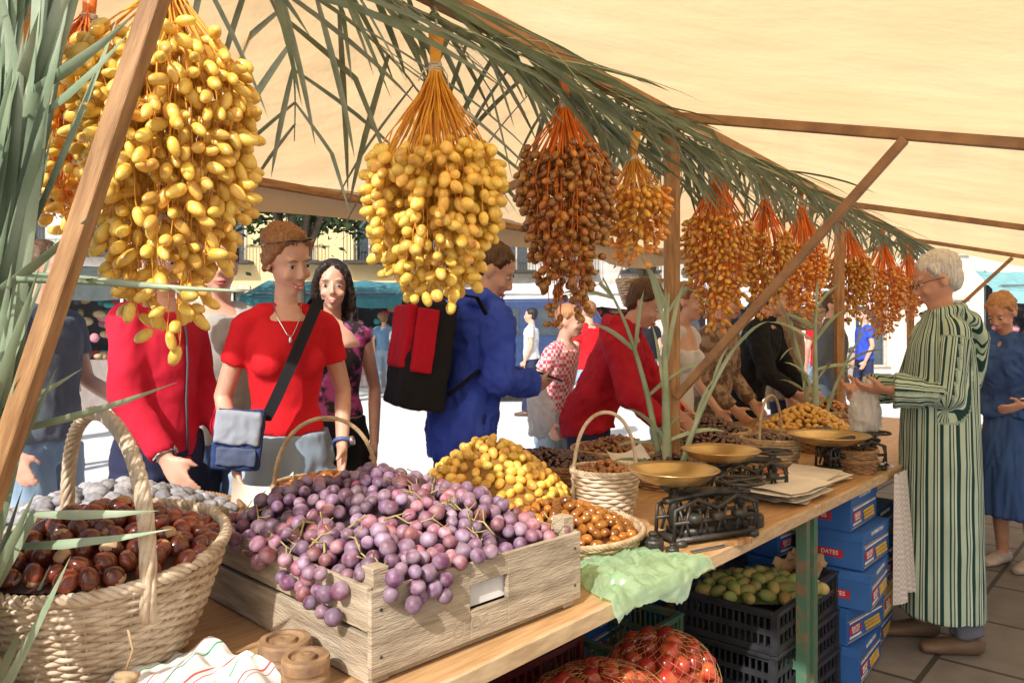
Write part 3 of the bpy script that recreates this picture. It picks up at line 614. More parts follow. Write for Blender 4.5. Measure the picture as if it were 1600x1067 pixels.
# ---------------------------------------------------------------- hanging date bunches
def bunch(x,y,zk,zt,zb,wd,dmat,smat,lab,n_str,per,size,indiv=True,seed=1,zbeam=2.19,hi=.012,asp=.56,sr=.0022,taper=.3):
    random.seed(seed*11+3)
    e=obj('date_bunch',None,loc=(x,y,zk),label=lab,category='date bunch',group='date bunches hanging from the ridge beam')
    st=MB(); dates=[]; Rm=wd/2; G=Near(size*1.0)
    for i in range(n_str):
        a=U(0,6.2832); q=math.sqrt((i+.5)/n_str)*U(.86,1.1); rt=Rm*q*.93
        zend=(zb-zk)+(zt-zb)*.62*(q**2.2)+U(0,.10); L=-zend
        fl=(zk-zt)/L
        wob=U(-1,1); pts=[]
        nn=12
        for k in range(nn+1):
            t=k/nn; rr=rt*sm(min(1,t/(fl*1.0+.25)))*(1-taper*max(0,t-.55)*2) + .004
            pts.append(V((rr*math.cos(a+wob*.25*t),rr*math.sin(a+wob*.25*t),-L*t+.0))+V((noise.noise(V((i,k*.5,0))),noise.noise(V((i,k*.5,9))),0))*.016*t)
        st.tube(pts,[sr*(1-.55*k/nn) for k in range(nn+1)],4,cap=False)
        def at(t):
            f=t*nn; k=min(nn-1,int(f)); return pts[k].lerp(pts[k+1],f-k)
        ph=U(-.06,.05)
        for j in range(per):
            t=fl*.95+ph+(1-fl*.92-ph)*(j+.5+U(-.4,.4))/per; t=min(1,max(fl*.85,t)); c=at(t)
            out=V((c.x,c.y,0)); out=out.normalized() if out.length>1e-4 else V((1,0,0))
            d=(out*U(.1,1)+V((U(-.8,.8),U(-.8,.8),U(-1.3,0)))).normalized()
            p=c+d*(size*.9+hi*U(.2,1.1))
            if G.ok(p):
                dates.append((p,d)); st.tube([c,p-d*size*.8],.001,3,cap=False)
    obj('stem_strands',st.mesh('strands',smat),e)
    mb=MB()
    ropepath(mb,[(.003*math.sin(i),.003*math.cos(i*1.3),-.015+(zbeam-zk+.015)*i/30) for i in range(31)],.0022,2,14,.0022)
    for k in range(5):
        mb.tube([( .015*math.cos(q*.5236),.015*math.sin(q*.5236),-.03-.006*k+.003*math.sin(q*.5+k)) for q in range(12)],.0024,5,closed=True)
    mb.tube([(.014,0,-.04),(.03,-.01,-.06),(.035,-.01,-.10)],.002,5); mb.tube([(-.014,0,-.04),(-.03,-.015,-.055),(-.04,-.02,-.08)],.002,5)
    obj('hanging_twine',mb.mesh('twine',rope),e)
    mb=MB(); mb.tube([(.008,0,.055),(0,.004,.0),(0,0,-.05)],[(.020,.006),(.015,.009),(.011,.011)],10)
    obj('stalk',mb.mesh('stalk',smat),e)
    mb=MB(); mb.tube([(-.012,0,.045),(-.004,0,.0),(0,0,-.05)],[(.006,.006),(.008,.008),(.011,.011)],8); obj('stalk',mb.mesh('stalk',smat),e)
    dates.sort(key=lambda o:(V((x,y,zk))+o[0]-CAM).length)
    rs=[size*1.0,size*asp,size*asp]
    me=ell_mesh('date',dmat,tuple(rs),12,8,lambda p:V((p.x,p.y*(1-.15*p.x/size),p.z*(1-.15*p.x/size))))
    N1=99 if indiv else 0
    for p,d in dates[:N1]: obj('date',me,e,loc=p,rot=d.to_track_quat('X','Z').to_euler(),scale=U(.78,1.12))
    rest=dates[N1:]
    if rest:
        mb=MB()
        for p,d in rest: mb.ell(p,tuple(q*U(.82,1.12) for q in rs),d.to_track_quat('X','Z').to_matrix(),9,7)
        obj('date_cluster',mb.mesh('dc',dmat),e,kind='stuff')
bunch(-.605,1.354,2.03,1.88,1.345,.32,ydate,ystem,'large bunch of yellow dates tied with twine',120,12,.0195,seed=1,asp=.52,taper=.15)
bunch(-.86,1.56,2.05,1.93,1.52,.27,ydate,ostem,'bunch of yellow dates behind the slanting pole',60,9,.0195,seed=12,indiv=False)
bunch(-.191,1.915,2.075,1.81,1.42,.40,ydate,ystem,'large bunch of yellow dates on long stems',115,9,.0205,seed=2,asp=.66,sr=.0026,taper=.12)
bunch(.163,2.39,2.12,1.93,1.38,.32,bdate,ostem,'bunch of brown and amber dates on orange stems',85,10,.0168,seed=3,asp=.68,sr=.0028,taper=.2)
bunch(.437,2.757,2.035,1.88,1.58,.28,odate,ystem,'small bunch of golden dates on orange stems',60,8,.018,seed=4,taper=.2)
bunch(.910,3.392,2.12,1.86,1.34,.37,odate,ostem,'loose bunch of amber dates on bright orange stems',90,8,.0172,seed=5,sr=.0034,taper=.35)
bunch(1.28,3.889,2.09,1.84,1.42,.31,odate,ostem,'amber date bunch on bright orange stems',60,8,.018,seed=6,indiv=False,sr=.004,taper=.35)
bunch(1.657,4.397,2.15,1.85,1.40,.33,odate,ostem,'amber date bunch on bright orange stems',60,8,.019,seed=7,indiv=False,sr=.004,taper=.35)
bunch(2.302,5.262,2.11,1.85,1.40,.36,odate,ostem,'amber date bunch on bright orange stems',60,8,.020,seed=8,indiv=False,sr=.0045,taper=.35)
bunch(2.985,6.176,2.15,1.85,1.27,.43,odate,ostem,'amber date bunch on bright orange stems',60,9,.021,seed=9,indiv=False,sr=.0045,taper=.35)
bunch(3.6,7.0,2.12,1.85,1.4,.38,odate,ostem,'amber date bunch on bright orange stems',45,6,.0205,seed=10,indiv=False,sr=.0045)
random.seed(99)
# ---------------------------------------------------------------- palm fronds
def frond(pts,leaf,n,wd,mat,lab,droop=.35,ang=.9,up=(0,0,1),fold=.25,rs=1,skip=0,bias=0,tipf=.12,sides=(-1,1),jit=.22):
    pts=[V(p) for p in pts]; mb=MB(); o=pts[0]
    def at(t):
        f=t*(len(pts)-1); k=min(len(pts)-2,int(f)); q=f-k
        p0=pts[max(k-1,0)];p1=pts[k];p2=pts[k+1];p3=pts[min(k+2,len(pts)-1)]
        return .5*((2*p1)+(p2-p0)*q+(2*p0-5*p1+4*p2-p3)*q*q+(3*p1-p0-3*p2+p3)*q**3)
    mb.tube([at(i/20) for i in range(21)],[(.010*rs*(1-.8*i/20),.006*rs*(1-.7*i/20)) for i in range(21)],6)
    for i in range(n):
        t=.06+.93*(i+R()*.6)/n; p=at(t); tg=(at(min(1,t+.02))-at(max(0,t-.02))).normalized()
        for sd in sides:
            if skip and R()<skip: continue
            sv=tg.cross(V(up)); sv.normalize(); nv=sv.cross(tg)
            a=ang+U(-jit,jit)-.35*t; d=(tg*math.cos(a)+sv*sd*math.sin(a)+nv*(U(-.05,.25)+bias)).normalized()
            L=leaf*(max(.05,math.sin(math.pi*(tipf+.8*t)))**.6)*U(.75,1.1); ww=wd*U(.75,1.15)
            side=d.cross(nv).normalized(); side=(side+nv*U(-.8,.8)).normalized(); m=6; vs=[]
            c=p.copy(); kink=U(0,1)<.12
            for k in range(m+1):
                q=k/m; w0=ww*(max(0,math.sin(math.pi*min(1,.15+.85*q)))**.7 if q<.999 else 0)*.5
                g=d+V((0,0,-droop*q*q*2-(.9 if kink and q>.6 else 0))); g.normalize()
                if k: c=c+g*(L/m)
                sf=side-g*side.dot(g); sf.normalize(); nn=g.cross(sf)
                vs+=[c-sf*w0+nn*w0*fold,c,c+sf*w0+nn*w0*fold]
            fs=[]
            for k in range(m):
                for b in (0,1): fs.append((k*3+b,k*3+b+1,(k+1)*3+b+1,(k+1)*3+b))
            mb.add(vs,fs)
    obj('palm_frond',mb.mesh('frond',mat,origin=o),loc=o,label=lab,category='palm frond')
for i,(s,l,t0,t1,z0,z1) in enumerate(((-.9,1.5,-.02,.04,2.20,2.16),(-.4,1.5,-.10,-.04,2.20,2.12),(.1,1.5,-.02,.05,2.20,2.15),(.6,1.5,-.10,-.04,2.20,2.09),(1.0,1.5,.0,.05,2.19,2.14),(1.6,1.6,-.08,-.03,2.19,2.08),(2.0,1.6,.02,.03,2.2,2.14),(2.8,1.6,-.04,.03,2.2,2.11),(3.6,1.7,0,.03,2.2,2.13),(4.6,1.7,0,.03,2.2,2.13),(5.6,1.7,0,.03,2.2,2.13))):
    frond([BP(s,t0,z0),BP(s+l*.33,t0+.02,z0-.0),BP(s+l*.66,(t0+t1)/2,(z0+z1)/2+.01),BP(s+l,t1,z1-.04)],.62,22,.0165,palm if i%3 else palmd,'green palm frond tied along the ridge beam',droop=.14,ang=.50,bias=-.26,jit=.3)
frond([(-.78,1.35,2.14),(-.50,1.75,2.17),(-.32,2.2,2.13),(-.20,2.7,2.0)],.75,12,.019,palm,'long palm frond arching below the canopy',droop=.16,ang=.85,bias=-.35,jit=.4,skip=.15)
frond([(-.62,1.30,2.16),(-.56,1.7,2.16),(-.60,2.1,2.10),(-.68,2.4,1.97)],.62,8,.018,palm,'long palm frond arching below the canopy',droop=.15,ang=.8,bias=-.2,jit=.4,skip=.2)
frond([(-.2,1.9,2.16),(.05,2.35,2.17),(.25,2.8,2.12),(.42,3.2,2.02)],.68,14,.018,palmd,'long palm frond arching below the canopy',droop=.18,ang=.85,bias=-.32,jit=.4)
frond([(.1,2.4,2.16),(.35,2.75,2.16),(.6,3.1,2.10),(.8,3.5,2.0)],.6,16,.016,palm,'long palm frond arching below the canopy',droop=.25,ang=.85,bias=-.28,jit=.4)
for k,(b,m1,t,lf,n,wd) in enumerate((((-.89,1.18,.50),(-.83,1.18,1.15),(-.70,1.17,1.9),.56,24,.018),((-.91,1.12,.50),(-.84,1.12,1.05),(-.75,1.12,1.7),.48,20,.017),((-.96,1.24,.45),(-.90,1.24,1.05),(-.80,1.24,1.9),.56,22,.018),((-1.02,1.3,.6),(-.97,1.32,1.3),(-.87,1.34,2.1),.5,18,.017),((-.81,1.02,.5),(-.775,1.02,.95),(-.745,1.02,1.5),.36,14,.014),((-.86,1.20,.8),(-.80,1.20,1.3),(-.70,1.20,1.95),.55,16,.018))):
    frond([b,V(b).lerp(V(m1),.5),m1,V(m1).lerp(V(t),.5)+V((-.01,0,0)),t],lf,n,wd,palmd if k in (3,1) else palm,'broad grey green palm frond tied upright to the pole',droop=-.04,ang=.32,up=(0,-1,0),fold=.35,tipf=.18)
frond([(-.72,1.12,1.46),(-.62,1.12,1.455),(-.5,1.13,1.445),(-.40,1.14,1.44)],.05,2,.012,palm,'single palm leaflet sticking out from the pole',rs=.9)
for (bx,by,bz,seed,sc) in ((.60,2.96,.80,1,1),(1.72,4.35,.85,2,.8)):
    random.seed(seed)
    frond([(bx,by,bz),(bx-.01,by-.02,bz+.25),(bx-.015,by-.03,bz+.5),(bx+.0,by-.02,bz+.72)],.36*sc,6,.018,palm,'cut palm frond tied to the stall post',droop=.3,ang=.8,up=(0,-1,0),rs=2.2,skip=.25,jit=.6)
    frond([(bx-.03,by+.03,bz+.1),(bx-.08,by+.02,bz+.35),(bx-.16,by+.01,bz+.6),(bx-.25,by,bz+.78)],.28*sc,5,.016,palm,'cut palm frond tied to the stall post',droop=.3,ang=.6,up=(0,-1,0),rs=1.4,skip=.4,jit=.6)
    frond([(bx+.03,by-.03,bz),(bx+.09,by-.04,bz+.2),(bx+.18,by-.05,bz+.4),(bx+.27,by-.05,bz+.55)],.24*sc,4,.016,palm,'cut palm frond tied to the stall post',droop=.3,ang=.6,up=(0,-1,0),rs=1.4,skip=.4,jit=.6)
random.seed(5)
# ---------------------------------------------------------------- people
skin=M('skin',(.66,.40,.29),.5,(.58,.31,.22),scale=14,sss=.15,bump=.1,bscale=200)
skin2=M('skin_ruddy',(.60,.33,.22),.5,(.50,.24,.16),scale=14,sss=.15,bump=.1,bscale=200)
eyew=M('eye_white',(.8,.78,.75),.2); eyed=M('eye_iris',(.06,.035,.02),.1); lip=M('lip',(.55,.14,.13),.4); brow=M('brow_hair',(.16,.09,.05),.8); teeth=M('teeth',(.85,.82,.75),.3)
def hairmat(name,c,c2): return M(name,c,.5,c2,scale=20,stretch=(9,9,.8),bump=.9,bscale=18,spec=.35)
h_blond=hairmat('hair_auburn',(.34,.16,.06),(.17,.075,.03)); h_black=hairmat('hair_black',(.015,.012,.012),(.04,.03,.025)); h_white=hairmat('hair_grey',(.72,.70,.66),(.42,.40,.37)); h_brown=hairmat('hair_brown',(.13,.065,.03),(.06,.03,.015)); h_red=hairmat('hair_copper',(.50,.26,.12),(.30,.14,.06))
jean=cloth('denim',(.20,.30,.42),(.32,.42,.52)); jeand=cloth('denim_dark',(.06,.09,.16)); navy=cloth('navy_cloth',(.03,.035,.08)); blackc=cloth('black_cloth',(.016,.016,.02)); shoeb=M('brown_shoe',(.10,.05,.03),.5)
def hand(mb,wr,d,thumb,right,curl):
    d=V(d).normalized(); s=V(thumb); s=(s-d*s.dot(d)).normalized(); n=d.cross(s)*(-1 if right else 1); wr=V(wr)
    mb.tube([wr-d*.02,wr,wr+d*.03,wr+d*.06,wr+d*.088],[(.024,.02),(.026,.018),(.036,.016),(.040,.015),(.036,.012)],12,side=s)
    for i,(o,L) in enumerate(((.029,.072),(.010,.080),(-.010,.074),(-.028,.058))):
        p=wr+d*.08+s*o; a=.15*curl; pts=[p]; 
        for f in (.42,.33,.25): 
            p=p+(d*math.cos(a)+n*math.sin(a)+s*o*1.2).normalized()*L*f; pts.append(p); a+=curl*.55
        mb.tube(pts,[.0095,.009,.008,.0065],8)
    p=wr+d*.028+s*.026; q=p+(d*.65+s*.65+n*.35).normalized()*.042; r=q+(d*.9+s*.15+n*(.25+curl*.3)).normalized()*.034
    mb.tube([p-s*.012,p,q,r],[.013,.0135,.011,.008],8)
CACHE={}
def person(loc,yaw,H,label,female=False,sk=skin,top=None,toplen=.9,sleeve='short',bottom=jean,arms=None,curl=(.5,.5),head=(0,0,0),hair=('short',h_brown),lean=0,vox=.009,gv=.012,loose=1.0,robe=None,skirt=None,step=0,hood=None,face=True,smile=False,handdir=None,topname='shirt',shoe=shoeb,seed=1,thumbs=None,slim=1.0,shared=False):
    def get(key,fn):
        if not shared: return fn()
        if key not in CACHE: CACHE[key]=fn()
        return CACHE[key]
    k=H/1.7; e=obj('person',None,loc=loc,rot=(0,0,yaw),scale=k,label=label,category='person')
    def W(p):
        p=V(p)
        if lean==0: return p
        a=-lean*sm((p.z-.82)/.3); q=V((0,0,.92)); return q+Matrix.Rotation(a,3,'X')@(p-q)
    sh=(.140 if female else .160)*slim; hp=.088
    if arms is None: arms=(((-sh-.055,-.03,1.12),(-sh-.035,.07,.88)),((sh+.055,-.03,1.12),(sh+.035,.07,.88)))
    if female: torso=[((0,-.0,.80),(.13,.10)),((0,-.01,.90),(.158,.112)),((0,0,1.0),(.135,.095)),((0,.0,1.09),(.108,.08)),((0,.0,1.20),(.124,.09)),((0,0,1.31),(.135,.09)),((0,-.005,1.375),(.115,.07)),((0,-.01,1.425),(.065,.052))]
    else: torso=[((0,-.0,.80),(.13,.10)),((0,-.01,.90),(.150,.112)),((0,0,1.0),(.142,.10)),((0,.0,1.09),(.136,.092)),((0,.0,1.20),(.148,.10)),((0,0,1.31),(.160,.10)),((0,-.005,1.385),(.14,.078)),((0,-.01,1.43),(.075,.06))]
    dr=(.046 if female else .053)*(.84 if robe else 1)
    def build_torso(mb,g,z0,z1=1.43,x=1.0):
        pr=[(p,(r[0]*slim,r[1])) for p,r in torso if z0-.03<=p[2]<=z1+.001]
        if pr[0][0][2]>z0: pr=[((0,0,z0),(pr[0][1][0]+.004,pr[0][1][1]+.004))]+pr
        mb.tube([W(p) for p,r in pr],[(r[0]*x+g,r[1]*x+g) for p,r in pr],24,side=(1,0,0))
        for s in (-1,1):
            mb.tube([W((0,-.005,1.395)),W((s*sh*.55,-.005,1.392)),W((s*(sh-.01),-.005,1.362))],[.040*(.8 if robe else 1)+g*.8,.042*(.8 if robe else 1)+g*.8,dr-.005+g*.8],10)
            mb.ell(W((s*(sh-.01),-.005,1.358)),dr+g*.8)
        if female and z0<1.2:
            for s in (-1,1): mb.ell(W((s*.062,.068,1.245)),(.056+g*.6,.048+g*.6,.056+g*.6))
    armL=[(W((s*(sh-.005),-.005,1.365)),V(arms[i][0]),V(arms[i][1])) for i,s in enumerate((-1,1))]
    legs=[]
    for s in (-1,1):
        st=step*s; legs.append((V((s*hp,0,.86)),V((s*.09,st*.5+.02,.47)),V((s*.09,st-.02,.085))))
    hsz=.95 if female else 1
    HM=Matrix.Translation(W((0,.012,1.585)))@Matrix.Rotation(-lean*.6,4,'X')@Matrix.Rotation(head[0],4,'Z')@Matrix.Rotation(-head[1],4,'X')@Matrix.Rotation(head[2],4,'Y')@Matrix.Scale(hsz,4)
    def mkbody():
        mb=MB(); build_torso(mb,-.004,.8)
        mb.tube([W((0,-.012,1.38)),W((0,-.008,1.44)),W((0,.004,1.52))],[(.062,.058),(.052,.052),(.05,.052)] if not female else [(.05,.045),(.040,.042),(.039,.042)],14,side=(1,0,0))
        for i,(a,b,c) in enumerate(armL):
            af=.82 if (female or robe) else 1
            mb.tube([a,a.lerp(b,.4),b,b.lerp(c,.3),c],[.048*af,.044*af,.036*af,.036*af,.026*af],12); mb.ell(b,.036*af)
            hd=V(handdir[i]) if handdir and handdir[i] else (c-b)
            hand(mb,c,hd,(thumbs[i] if thumbs else (0,.9,.2)),i==1,curl[i])
        for hj,kn,an in legs:
            mb.tube([hj,hj.lerp(kn,.5),kn,kn.lerp(an,.3),an],[.082,.069,.050,.050,.035],12); mb.ell(kn,.051)
            mb.tube([an+V((0,-.04,-.035)),an+V((0,.04,-.04)),an+V((0,.16,-.055))],[(.034,.04),(.04,.035),(.034,.02)],10,side=(1,0,0))
        mb.T=HM; ff=.92 if female else 1
        mb.ell((0,-.012,.03),(.072,.092,.084),seg=20,rings=14); mb.ell((0,.018,-.03),(.060*ff,.07,.083),seg=20,rings=14); mb.ell((0,.052,-.094),(.026*ff,.026,.020)); mb.ell((0,.02,-.075),(.048*ff,.05,.03))
        nf=.82 if female else 1
        mb.tube([(0,.083,.012),(0,.095,-.012),(0,.106*(1 if not female else .985),-.032)],[.008*nf,.009*nf,.012*nf],8)
        for s in (-1,1):
            mb.ell((s*.010*nf,.097,-.036),(.009*nf,.010,.007)); mb.ell((s*.036,.064,-.035),(.02,.018,.018)); mb.ell((s*.073,-.006,-.012),(.008,.018,.03)); mb.ell((s*.03,.073,.026),(.02,.011,.007))
        mb.ell((0,.086,-.066),(.02,.009,.006)); mb.ell((0,.084,-.074),(.017,.009,.006)); mb.T=None
        return blob(mb,vox,sk,'body',2)
    obj('body',get('body',mkbody),e)
    if face:
        for s in (-1,1):
            mb=MB(); mb.T=HM
            mb.k=0; mb.ell((s*.031,.074,.002),(.0145,.009,.0065)); mb.k=1; mb.ell((s*.031,.0815,.001),(.006,.003,.006)); mb.tube([(s*.016,.081,.004),(s*.031,.085,.0095),(s*.047,.077,.004)],[.0008,.0016,.0008],5)
            obj('eye',mb.mesh('eyes',[eyew,eyed]),e)
            mb=MB(); mb.T=HM; bz=.7 if female else 1
            mb.tube([(s*.014,.086,.021),(s*.03,.087,.027),(s*.047,.078,.021)],[.0018*bz,.0026*bz,.0012*bz],6)
            obj('eyebrow',mb.mesh('brow',brow if hair[1]!=h_white else h_white),e)
        mb=MB(); mb.T=HM; c=-.060 if smile else -.068
        mb.tube([(-.024,.078,c+.004*smile),(-.01,.0935,-.067),(0,.0955,-.067),(.01,.0935,-.067),(.024,.078,c+.004*smile)],[.002,.0045,.004,.0045,.002],6); mb.tube([(-.022,.079,c),(-.01,.092,-.077),(0,.094,-.078),(.01,.092,-.077),(.022,.079,c)],[.002,.004,.005,.004,.002],6)
        if smile: mb.k=1; mb.tube([(-.018,.0885,-.068),(0,.0975,-.0720),(.018,.0885,-.068)],[(.002,.002),(.0035,.004),(.002,.002)],6)
        obj('mouth',mb.mesh('mouth',[lip,teeth]),e)
    kd,hm=hair
    def mkhair():
        mb=MB(); mb.T=HM; mb.ell((0,-.024,.044),(.080,.093,.083),seg=20,rings=14); mb.ell((0,-.05,-.005),(.071,.055,.07),seg=16,rings=10)
        for s in (-1,1): mb.tube([(s*.066,.028,.07),(s*.073,.012,.03),(s*.073,.0,.012)],[.014,.011,.007],8)
        if kd=='swept':
            mb.ell((0,.008,.090),(.060,.052,.030)); mb.ell((0,-.04,.055),(.080,.08,.070)); mb.ell((0,-.095,-.01),(.045,.035,.06))
            for s in (-1,1): mb.tube([(s*.03,.050,.088),(s*.062,.034,.055),(s*.075,.0,.0),(s*.065,-.03,-.04)],[.010,.012,.014,.014],8)
        if kd=='long':
            for s in (-1,1): mb.tube([(s*.02,.055,.10),(s*.062,.042,.06),(s*.080,.01,.0),(s*.086,-.01,-.08),(s*.090,-.02,-.16),(s*.09,-.03,-.26),(s*.07,-.04,-.34)],[.014,.018,.020,.026,.030,.028,.010],10)
            mb.tube([(0,-.06,.03),(0,-.085,-.08),(0,-.09,-.2),(0,-.09,-.34)],[(.07,.05),(.08,.035),(.09,.03),(.06,.015)],12,side=(1,0,0))
        if kd=='curly':
            for i in range(70):
                a=U(0,6.28); b=U(-.3,1.2); mb.ell((.074*math.cos(a)*math.cos(b),-.03+.084*math.sin(a)*math.cos(b)*(1 if math.sin(a)<0.3 else .6),.042+.078*math.sin(b)),.014)
        mb.T=None
        return blob(mb,max(vox*.8,.006),hm,'hair',1,wr=.005,ws=(60,60,25),seed=seed)
    if kd: obj('hair',get(('hair',hm.name),mkhair),e)
    if skirt is None or robe:
        def mktr():
            mb=MB(); g=.013; mb.tube([(0,-.005,.80),(0,-.01,.90),(0,0,1.0)],[(.140,.112),(torso[1][1][0]+g,.112+g),(torso[2][1][0]+g*.8,.095+g)],22,side=(1,0,0))
            for hj,kn,an in legs: mb.tube([hj,hj.lerp(kn,.5),kn,kn.lerp(an,.5),an],[.082+g,.070+g+.004,.054+g+.006,.048+g+.008,.046+g+.008],14)
            return blob(mb,gv,bottom,'trousers',2,wr=.007,ws=(12,12,9),seed=seed+1)
        obj('trousers',get(('tr',bottom.name),mktr),e)
    else:
        mb=MB(); zl=skirt[1]; mb.tube([(0,0,zl),(0,0,.6),(0,-.01,.9),(0,0,1.03)],[(.24,.21),(.22,.19),(.19,.145),(.155,.12)],24,side=(1,0,0))
        obj('skirt',blob(mb,gv,skirt[0],'skirt',2,wr=.014,ws=(16,16,2),seed=seed+1),e)
    def mkshoe():
        mb=MB()
        for hj,kn,an in legs: mb.tube([an+V((0,-.065,-.05)),an+V((0,-.03,-.04)),an+V((0,.05,-.045)),an+V((0,.13,-.055)),an+V((0,.185,-.06))],[(.03,.03),(.04,.045),(.044,.04),(.047,.03),(.03,.02)],12,side=(1,0,0))
        return blob(mb,.01,shoe,'shoes',1)
    obj('shoes',get('shoe',mkshoe),e)
    if robe:
        mb=MB(); pr=[((0,0,.15),(.21,.158)),((0,0,.4),(.205,.154)),((0,0,.7),(.20,.152)),((0,0,.95),(.19,.146)),((0,0,1.15),(.18,.136)),((0,-.0,1.30),(.168,.118)),((0,-.01,1.38),(.135,.090)),((0,-.01,1.45),(.07,.065))]
        mb.tube([W(p) for p,r in pr],[r for p,r in pr],30,side=(1,0,0))
        for (a,b,c) in armL:
            mb.tube([V((0,-.005,1.395)),a-V((0,0,.01))],[.062,.060],12)
            mb.ell(a-V((0,0,.012)),.062); mb.tube([a-V((0,0,.01)),a.lerp(b,.5),b,b.lerp(c,.5),b.lerp(c,.92)],[.060,.061,.062,.068,.078],14); mb.ell(b,.062)
        if hood:
            mb.tube([(0,-.05,1.43),(0,-.11,1.41),(0,-.150,1.33),(0,-.155,1.20),(0,-.145,1.08)],[(.09,.045),(.105,.045),(.095,.045),(.06,.03),(.02,.012)],14,side=(1,0,0)); mb.tube([(-.07,.05,1.43),(-.09,-.04,1.455),(0,-.10,1.465),(.09,-.04,1.455),(.07,.05,1.43)],.022,8)
        me=blob(mb,.009,robe,'robe',3,wr=.009,ws=(11,11,1.5),seed=seed)
        at=me.attributes.new('sc','FLOAT','POINT'); vals=[]
        for v in me.vertices:
            p=v.co; best=None
            if p.z>.95 and not (abs(p.x)<.150 and p.z<1.36 and p.y<.13):
                for (a,b,c) in armL:
                    for (q0,q1) in ((a,b),(b,c)):
                        d=q1-q0; t=(p-q0).dot(d)/d.length_squared
                        if t<.12 and q0 is a: continue
                        t=max(0,min(1.1,t)); f=q0+d*t; r=(p-f).length
                        if r<.095 and (best is None or r<best[0]):
                            dn=d.normalized(); s1=V((1,0,0))-dn*dn.x; s1.normalize(); s2=dn.cross(s1); v2=p-f; best=(r,math.atan2(v2.dot(s2),v2.dot(s1))*.08)
            vals.append(best[1]+10 if best else math.atan2(p.x,p.y)*.20+10)
        at.data.foreach_set('value',vals)
        obj('djellaba',me,e)
    elif top:
        def mktop():
            mb=MB(); g=.012*loose+.002
            build_torso(mb,g,toplen,1.40 if sleeve!='none' else 1.33)
            if sleeve=='long' and loose>1.3: mb.tube([W((0,-.01,1.40)),W((0,-.01,1.47))],[(.085,.075),(.068,.062)],14,side=(1,0,0))
            af=.85 if female else 1
            for (a,b,c) in armL:
                if sleeve=='short': mb.tube([a,a.lerp(b,.3),a.lerp(b,.55)],[.054*af+g*.6,.050*af+g*.6,.05*af+g*.6],14)
                elif sleeve=='long': mb.tube([a,a.lerp(b,.5),b,b.lerp(c,.5),b.lerp(c,.96)],[.052+g*.8,.047+g*.8,.042+g*.8,.037+g*.8,.032+g*.8],14); mb.ell(b,.043+g*.8)
            if hood: mb.tube([W(q) for q in ((-.10,.02,1.43),(-.12,-.06,1.44),(0,-.12,1.42),(.12,-.06,1.44),(.10,.02,1.43))],[.03,.04,.045,.04,.03],12); mb.ell(W((0,-.10,1.36)),(.09,.04,.07))
            return blob(mb,gv,top,'top',3,wr=.0055*loose,ws=(13,13,10),seed=seed+2)
        obj(topname,get(('top',sleeve,top.name),mktop),e)
    return e,HM,armL
def wristwatch(e,arm,band):
    a,b,c=arm; d=(c-b).normalized(); p=c-d*.012; s=d.orthogonal().normalized(); t=d.cross(s)
    mb=MB(); mb.tube([p+(s*math.cos(q*.4488)+t*math.sin(q*.4488))*.031 for q in range(14)],[(.007,.0035)]*14,6,closed=True,side=tuple(d)); 
    mb.k=1; f=(V((0,.6,0))+s*.4).normalized(); f=(f-d*f.dot(d)).normalized(); mb.tube([p+f*.03,p+f*.041],.016,16)
    obj('wristwatch',mb.mesh('watch',[band,M('steel_case',(.6,.6,.6),.25,metal=.9)]),e)
redT=cloth('red_jersey',(.68,.016,.025),(.54,.012,.02)); redJ=cloth('red_jacket_cloth',(.60,.02,.05),(.44,.012,.035)); blueJ=cloth('blue_jacket_cloth',(.05,.10,.58),(.03,.06,.40)); greyT=cloth('grey_cloth',(.46,.45,.41)); dgrey=cloth('slate_cloth',(.12,.14,.17)); whiteT=cloth('white_cloth',(.75,.75,.74)); brownC=cloth('brown_cloth',(.22,.13,.07)); darkred=cloth('crimson_fleece',(.50,.016,.035))
magenta=M('print_top',(.5,.08,.28),.8,(.02,.015,.02),scale=18,con=(.45,.55),bump=.3)
e,HM,ar=person((-.805,2.72,0),math.radians(-156),1.745,'smiling woman in red t-shirt and pale jeans, sunglasses on hair',female=True,top=redT,toplen=1.0,sleeve='short',bottom=cloth('pale_denim',(.20,.28,.38),(.33,.42,.52)),hair=('swept',h_blond),head=(math.radians(26),math.radians(20),math.radians(8)),lean=math.radians(5),smile=True,vox=.0065,gv=.009,loose=.4,slim=.96,arms=(((-.205,-.02,1.13),(-.175,.11,.95)),((.200,-.01,1.12),(.175,.13,.94))),seed=3,topname='t_shirt')
wristwatch(e,ar[0],M('blue_strap',(.08,.15,.4),.5))
for s in (-1,1):
    pass
mb=MB(); mb.T=HM
for s in (-1,1): mb.ell((s*.033,.062,.090),(.026,.006,.015),rot=Matrix.Rotation(-.9,3,'X')); mb.tube([(s*.058,.052,.086),(s*.084,.0,.066),(s*.084,-.03,.05)],.0025,6)
mb.tube([(-.01,.067,.092),(.01,.067,.092)],.0028,6); obj('sunglasses',mb.mesh('sg',M('dark_lens',(.04,.012,.012),.06,coat=1)),e)
mb=MB(); mb.tube([(-.045,.07,1.43),(-.04,.10,1.39),(-.01,.130,1.33),(0,.135,1.32),(.01,.130,1.33),(.04,.10,1.39),(.045,.07,1.43)],.002,5); mb.ell((0,.138,1.31),(.006,.004,.012)); obj('necklace',mb.mesh('neck',M('silver',(.75,.75,.75),.2,metal=1)),e)
bo=V((-.875,2.46,1.03)); be=obj('shoulder_bag',None,loc=bo,rot=(0,math.radians(6),math.radians(14)),label='blue and grey shoulder bag worn by woman in red',category='bag')
def sbox(c,d,mat,wr=.006,it=10,vox=.006):
    mb=MB(); mb.box(c,d); return blob(mb,vox,mat,'soft',it,wr=wr,ws=(22,22,18),seed=c[2]*50)
